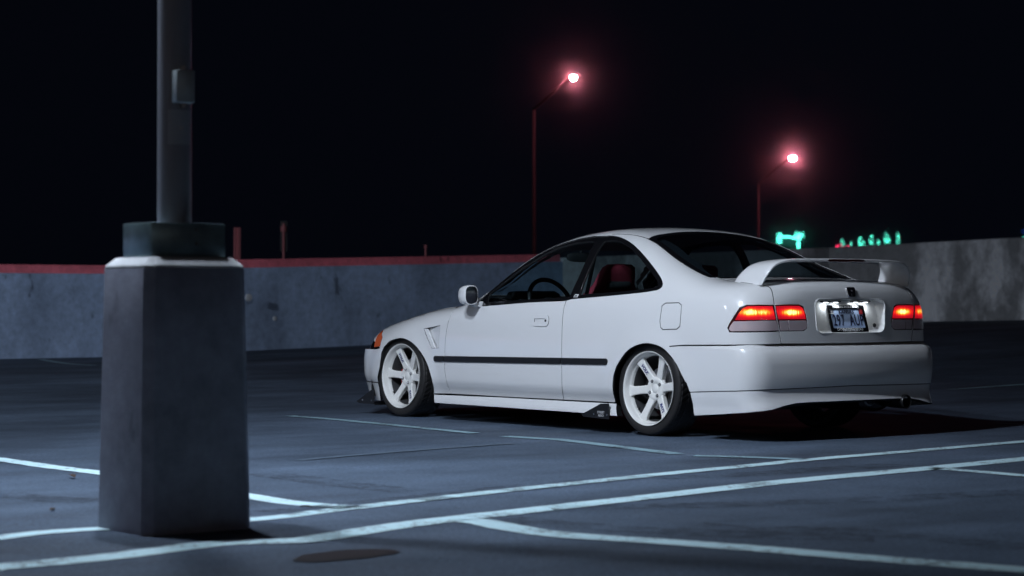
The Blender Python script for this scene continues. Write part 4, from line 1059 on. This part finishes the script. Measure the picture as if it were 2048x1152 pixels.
# ------------------------------------------------------------------ lamp pole on its concrete base
pcx, pcy = 5.372, -5.585
def light_pole(x, y, label, z=0.0, H=4.75, energy=810., detail=True):
    r = empty('light_pole', (x, y, z)); tag(r, label, 'lamp post', 'twin-headed deck lamps')
    ch = .032
    def ring(zz, hx, hy, c):
        return [(-hx+c, -hy, zz), (hx-c, -hy, zz), (hx, -hy+c, zz), (hx, hy-c, zz), (hx-c, hy, zz), (-hx+c, hy, zz), (-hx, hy-c, zz), (-hx, -hy+c, zz)]
    rr = [ring(-.05, .195, .222, ch), ring(.02, .195, .222, ch)]+[ring(.15+.15*k, .193-.0025*k, .220-.0025*k, ch) for k in range(5)]+[ring(.945, .180, .206, ch)]
    MB().rings(rr).build('concrete_base', 'pillar_concrete', r, bevel=.004)
    MB().rings([ring(.9455, .1795, .2055, ch), ring(.955, .178, .204, ch), ring(.984, .146, .172, .02), ring(.988, .10, .12, .02)]).build('lit_chamfer', 'lit_concrete', r, bevel=.003)
    box = MB(); bx, by, z0, z1 = .108, .152, .986, 1.108
    box.box((0, 0, (z0+z1)/2), (2*bx, 2*by, z1-z0)); bo = box.build('base_cover', 'galvanised', r, bevel=.003)
    for zz in (1.035, 1.085): MB().tube([(bx, .03, zz), (bx+.006, .03, zz)], .005, 8).build('screw', 'steel', bo)
    MB().tube([(0, 0, 1.10), (0, 0, H)], [.0625, .055], 32).build('pole', 'pole_paint', r, smooth=True)
    if detail:
        dirc = Vector((CAM[0]-x, CAM[1]-y, 0)).normalized(); ang = math.atan2(dirc.y, dirc.x)+rad(24)
        n_ = Vector((math.cos(ang), math.sin(ang), 0)); Rz = Matrix.Rotation(ang, 3, 'Z')
        jb = MB().box(n_*.076+Vector((0, 0, 1.603)), (.054, .072, .118), Rz).build('junction_box', 'box_steel', r, bevel=.005)
        for zz in (1.672, 1.535):
            MB().tube([n_*.06+Vector((0, 0, zz)), n_*.082+Vector((0, 0, zz))], .008, 10).build('bolt', 'steel', jb)
        ang2 = ang-rad(4); n2 = Vector((math.cos(ang2), math.sin(ang2), 0)); 
        R_ = []
        for zz in (1.395, 1.520):
            R_.append([(rr_*math.cos(ang2+a), rr_*math.sin(ang2+a), zz) for rr_ in (.0655, .0625) for a in (np.linspace(-.72, .72, 9) if rr_ > .064 else np.linspace(.72, -.72, 9))])
        cp = MB().rings(R_).build('cover_plate', 'plate_paint', r, smooth=True)
        MB().tube([n2*.062+Vector((0, 0, 1.455)), n2*.072+Vector((0, 0, 1.455))], .006, 8).build('bolt', 'steel', cp)
    # twin heads on a forked bracket reaching over the stalls
    hxo, hyo = -1.25, .55
    for sd in (-1, 1):
        MB().tube([(0, 0, H-.06), (hxo*.4, sd*hyo*.6, H+.02), (hxo*.8, sd*hyo*.95, H)], .028, 10).build('bracket_arm', 'pole_paint', r, smooth=True)
        hd = MB().box((hxo, sd*hyo, H-.03), (.50, .34, .12)).build('lamp_head', 'pole_paint', r, bevel=.02)
        MB().box((hxo, sd*hyo, H-.105), (.38, .24, .03)).build('lamp_lens', 'deck_lamp_glow', hd, bevel=.01)
        ld = bpy.data.lights.new('deck_lamp_light', 'SPOT'); ld.energy = energy; ld.shadow_soft_size = .10; ld.color = (.74, .835, .985); ld.spot_size = rad(166); ld.spot_blend = 1.0
        lo = bpy.data.objects.new('deck_lamp_light', ld); COL.objects.link(lo); lo.parent = hd; lo.location = (hxo, sd*hyo, H-.23)
        lo.rotation_euler = Vector((.45, -.30, .84)).to_track_quat('Z', 'Y').to_euler()
    return r
emit_mat('deck_lamp_glow', (.80, .92, 1.0), 30.0)
light_pole(pcx, pcy, 'grey lamp pole rising from a square concrete base with metal cover')
light_pole(-5.0, -13.5, 'added unseen lamp pole that fills light on the parapet wall', H=6.0, energy=2700., detail=False)  # added out of view as fill light for wall, base and car
light_pole(33.0, -4.0, 'lamp pole of the deck beyond the empty stalls behind the tail', H=6.0, energy=90., detail=False)
# ------------------------------------------------------------------ street lamps beyond the wall
emit_mat('street_lamp_glow', (1.0, .24, .32), 950.0)
emit_mat('warm_lamp_glow', (1.0, .72, .45), 60.0)
pbr('street_steel', (.034, .022, .026), .8)
def street_lamp(pbase, ptop, phead, D, label, energy=900., group='street lamps beyond the wall', warm=False):
    top = atD(*ptop, D); hd = atD(*phead, D-(0 if warm else 2.6)); base = np.array([top[0], top[1], -3.5])
    r = empty('street_lamp', tuple(base)); tag(r, label, 'street lamp', group)
    T = Vector(top-base); Hh = Vector(hd-base)
    MB().tube([(0, 0, 0), (0, 0, .5), T], [.085, .07, .045], 14).build('pole', 'street_steel', r, smooth=True)
    d_ = Hh-T; midp = T+d_*.55+Vector((0, 0, abs(d_.z)*.05))
    MB().tube([T-Vector((0, 0, .05)), midp, Hh+Vector((0, 0, .10))], .045, 10).build('arm', 'street_steel', r, smooth=True)
    hx = Vector((d_.x, d_.y, 0)).normalized(); rot = Matrix.Rotation(math.atan2(hx.y, hx.x), 3, 'Z')
    MB().rings([[(Hh.x+q*math.cos(t), Hh.y+q*math.sin(t), Hh.z+w) for t in np.linspace(0, 2*math.pi, 25)[:-1]] for q, w in ((.20, .045), (.205, .06), (.14, .11), (.06, .14))]).build('lamp_head', 'street_steel', r, smooth=True)
    b = MB(); R_ = []
    rb_ = .085*D/62
    for k in range(9):
        a = rad(-30+118*k/8); R_.append([(Hh.x+rb_*math.cos(a)*math.cos(t), Hh.y+rb_*math.cos(a)*math.sin(t), Hh.z-rb_*math.sin(a)) for t in np.linspace(0, 2*math.pi, 19)[:-1]])
    b.rings(R_).build('lamp_bowl', 'warm_lamp_glow' if warm else 'street_lamp_glow', r, smooth=True)
    if warm:
        ld = bpy.data.lights.new('street_lamp_light', 'POINT'); ld.energy = energy; ld.shadow_soft_size = .035; ld.color = (1.0, .72, .5)
        lo = bpy.data.objects.new('street_lamp_light', ld); COL.objects.link(lo); lo.parent = r; lo.location = Hh-Vector((0, 0, .6))
    return r
street_lamp((1068,470), (1068,215), (1147,155), 62., 'taller looking pink street lamp above the coupe roof', 3000.)
street_lamp((1520,470), (1517,365), (1585,316), 98., 'pink street lamp above the rear window, near green lights', 4500.)
for i, (x, y, z) in enumerate(((44, -16, 7.5), (30, -44, 8), (-6, -46, 8), (40, 24, 7.5), (22, -52, 7), (48, 4, 8))):
    D, Lr = view_DL(x, y)
    r = street_lamp(None, (1024, 576), (1040, 560), 40., ('street lamp beyond the open end of the deck', 'street lamp behind the far stalls', 'street lamp past the left edge of the deck', 'street lamp past the right edge of the deck', 'street lamp beyond the near corner of the deck', 'street lamp out past the deck ramp')[i], (110., 380., 380., 110., 380., 90.)[i], 'street lamps around the deck', warm=True)
    zt_ = max(q.co.z for c_ in r.children if c_.type == 'MESH' for q in c_.data.vertices)
    r.location = (x, y, z-zt_)
    sp_ = [c_ for c_ in r.children if c_.name.startswith('pole')][0]
    MB().tube([(0, 0, -3.5-(z-zt_)), (0, 0, .2)], .13, 12).build('pole_foot', 'street_steel', r, smooth=True)
# ------------------------------------------------------------------ posts and signs beyond the wall
def base_at(x, D): 
    p = atD(x, 600, D); return (p[0], p[1], -3.5)
def ztop(y, D): return float(CAM[2]+(595.6-y)*D/FPX)+3.5
b_ = base_at(474, 36.); r = empty('marker_post', b_); tag(r, 'pair of reddish square posts close beside the concrete lamp base', 'post')
for dx in (-.028, .030): MB().box((dx*RT[0], dx*RT[1], ztop(455, 36.)/2), (.045, .045, ztop(455, 36.))).build('post', 'red_lit_steel', r)
b_ = base_at(567, 38.); r = empty('street_sign', b_); tag(r, 'narrow dark sign on a thin reddish post above the parapet', 'sign')
MB().tube([(0, 0, 0), (0, 0, ztop(447, 38.))], .022, 10).build('post', 'red_lit_steel', r, smooth=True)
MB().box((.0, .0, (ztop(442, 38.)+ztop(503, 38.))/2), (.13, .012, ztop(442, 38.)-ztop(503, 38.)), Matrix.Rotation(math.atan2(RT[1], RT[0]), 3, 'Z')).build('sign_panel', 'night_wall', r, bevel=.003).location = tuple(Vector(FW)*.04)
MB().tube([Vector(-FW)*.03+Vector((0, 0, ztop(459, 38.)-.04)), Vector(-FW)*.03+Vector((0, 0, ztop(459, 38.)+.06))], .05, 12).build('sign_lamp', 'red_lit_steel', r, smooth=True)
b_ = base_at(851, 38.); r = empty('short_post', b_); tag(r, 'thin reddish post with a rounded cap peeking over the red coping', 'post')
MB().tube([(0, 0, 0), (0, 0, ztop(496, 38.))], .020, 10).build('post', 'red_lit_steel', r, smooth=True)
MB().tube([(0, 0, ztop(497, 38.)), (0, 0, ztop(490, 38.))], .032, 10).build('cap', 'red_lit_steel', r, smooth=True)
# ------------------------------------------------------------------ far lights: outlined building, trees wound with lamps
emit_mat('teal_bulbs', (.10, .90, .66), 6.0); emit_mat('red_bulbs', (.95, .04, .14), 9.0); emit_mat('blue_bulbs', (.02, .10, .75), 1.5)
def bulbs(name, pts, r_, mat, parent):
    mb = MB()
    for p in pts:
        p = Vector(p); o6 = [Vector((1,0,0)),Vector((-1,0,0)),Vector((0,1,0)),Vector((0,-1,0)),Vector((0,0,1)),Vector((0,0,-1))]
        mb.add([p+q*r_ for q in o6], [(0,2,4),(2,1,4),(1,3,4),(3,0,4),(2,0,5),(1,2,5),(3,1,5),(0,3,5)])
    return tag(mb.build(name, mat, parent), kind='stuff')
DB = 260.
def off_px(x, y, D, base): return Vector(atD(x, y, D)-np.array(base))
b_ = base_at(1580, DB); r = empty('lit_building', b_); tag(r, 'low dark building with teal lamps strung along its roof edge', 'building')
ry = math.atan2(RT[1], RT[0]); Rz = Matrix.Rotation(ry, 3, 'Z')
MB().box((0, 0, ztop(478, DB)/2), (3.6, 4.0, ztop(478, DB)), Rz).build('wall', 'night_wall', r).location = tuple(Vector((FW[0], FW[1], 0))*2.4)
for xx in (1559, 1597):
    MB().box(off_px(xx, 500, DB, b_)-Vector((0, 0, 1.0))+Vector((FW[0], FW[1], 0))*.35, (.45, .45, 4.2), Rz).build('corner_pier', 'night_wall', r)
rnd = random.Random(3); pts = []
pts += [off_px(rnd.gauss(1559, 2.5), rnd.uniform(466, 486), DB, b_) for _ in range(40)]
pts += [off_px(1560+t*36, 473+rnd.gauss(0, 1.2)+4*t*t, DB, b_) for t in np.linspace(0, 1, 46)]
pts += [off_px(rnd.gauss(1597, 4.5), rnd.gauss(473, 4), DB, b_) for _ in range(70)]
pts += [off_px(1597+rnd.gauss(0, 1.6), rnd.uniform(478, 497), DB, b_) for _ in range(40)]
bulbs('light_string', pts, .075, 'teal_bulbs', r)
def lit_tree(x, ytop, ybot, w, mat, label, D=230., n=34, seed=0, group='trees wound with lamps'):
    b_ = base_at(x, D); r = empty('lit_tree', b_); tag(r, label, 'tree', group); rnd = random.Random(seed)
    zt_, zb_ = ztop(ytop, D), ztop(ybot, D); wm_ = w*D/FPX/2
    MB().tube([(0, 0, 0), (.05, 0, zb_*.6), (0, .05, zb_), (0, 0, (zt_+zb_)/2)], [.16, .13, .10, .04], 8).build('trunk', 'bark', r, smooth=True)
    mb = MB()
    for _ in range(160):
        a, u_, v_ = rnd.uniform(0, 2*math.pi), rnd.random()**.5, rnd.random()
        c_ = Vector((wm_*.8*u_*math.cos(a), wm_*.8*u_*math.sin(a), zb_+(zt_-zb_)*v_)); e1 = Vector((rnd.gauss(0, 1), rnd.gauss(0, 1), rnd.gauss(0, 1))).normalized()*.12; e2 = Vector((rnd.gauss(0, 1), rnd.gauss(0, 1), rnd.gauss(0, 1))).normalized()*.07
        mb.add([c_-e1, c_+e2, c_+e1, c_-e2], [(0, 1, 2, 3)])
    tag(mb.build('crown', 'leafage', r), kind='stuff')
    pts = []
    for k in range(n):
        a = rnd.uniform(0, 2*math.pi); v_ = rnd.random(); q = wm_*(.55+.45*rnd.random())*math.sin(math.pi*(.15+.8*v_))
        pts.append((q*math.cos(a), q*math.sin(a), zb_+(zt_-zb_)*v_))
    return bulbs('light_string', pts, .045, mat, r)
lit_tree(1684, 478, 494, 9, 'teal_bulbs', 'small tree wound with teal lamps above red ones', seed=1)
lit_tree(1679, 487, 496, 12, 'red_bulbs', 'low shrub wound with red lamps left of the teal trees', seed=2, D=226.)
lit_tree(1695, 489, 495, 6, 'red_bulbs', 'tiny red-lit shrub right at the foot of the first teal tree', seed=3, D=226., n=16)
for i, (x, a, b, w, lab) in enumerate(((1702, 484, 493, 5, 'shortest teal-lit shrub beside the red lamps'), (1721, 475, 493, 10, 'teal-lit tree, second in the row over the stained wall'), (1728, 483, 492, 4, 'slim teal-lit sapling behind the second tree'), (1743, 470, 491, 9, 'teal-lit tree, third in the row over the stained wall'), (1757, 478, 490, 5, 'small teal-lit tree between two taller ones'), (1772, 466, 489, 9, 'teal-lit tree, tallest in the row over the stained wall'), (1778, 474, 487, 6, 'teal-lit sapling touching the tallest tree'), (1796, 465, 488, 8, 'teal-lit tree ending the row over the stained wall'))):
    lit_tree(x, a, b, w, 'teal_bulbs', lab, seed=10+i, n=int(20+w*4))
lit_tree(1801, 472, 479, 4, 'red_bulbs', 'red-lit shrub beside the last teal tree', seed=30, n=10, D=228.)
lit_tree(2047, 472, 484, 10, 'teal_bulbs', 'lone green-lit tree far off along the stained wall', seed=31, n=30)
lit_tree(2047, 458, 470, 6, 'blue_bulbs', 'blue-lit tree behind the lone green-lit tree', seed=32, n=12, D=234.)
# ------------------------------------------------------------------ a few dead leaves on the deck
for i, (x, y, s_) in enumerate(((145, 957, .05), (105, 1023, .03), (612, 1017, .025))):
    p = atZ(x, y); rnd = random.Random(40+i); a = rnd.uniform(0, 6.28)
    ptsl = [(-1,0,.004),(-.4,.28,.012),(.2,.33,.016),(.8,.12,.010),(1,0,.006),(.75,-.16,.014),(.1,-.30,.008),(-.5,-.24,.014)]
    V = [(p[0]+s_*(u*math.cos(a)-v*math.sin(a)), p[1]+s_*(u*math.sin(a)+v*math.cos(a)), w*s_/.05+.004) for u, v, w in ptsl]
    o_ = MB().rings([V, [(q[0], q[1], q[2]+.002) for q in V]]).build('fallen_leaf', 'leaf_brown')
    tag(o_, ('curled brown leaf lying near the long stall line beside the base', 'small dark leaf lying between two lines left of the base', 'tiny leaf lying just below the curved stall line')[i], 'leaf', 'fallen leaves')

# ------------------------------------------------------------------ thin haze added to spread halos round the street lamps
M = bpy.data.materials.new('halo_haze'); M.use_nodes = True; N = M.node_tree.nodes; L = M.node_tree.links; N.remove(N['Principled BSDF'])
pv = N.new('ShaderNodeVolumePrincipled'); pv.inputs['Color'].default_value = (.85, .88, .95, 1); pv.inputs['Density'].default_value = .00050; pv.inputs['Anisotropy'].default_value = .9955
L.new(pv.outputs[0], N['Material Output'].inputs['Volume']); MATS['halo_haze'] = M
tag(MB().box((0, 0, 6.0), (1310, 1310, 22)).build('haze', 'halo_haze'), 'thin haze added for the lamp halos, filling the whole scene', None, kind='stuff')
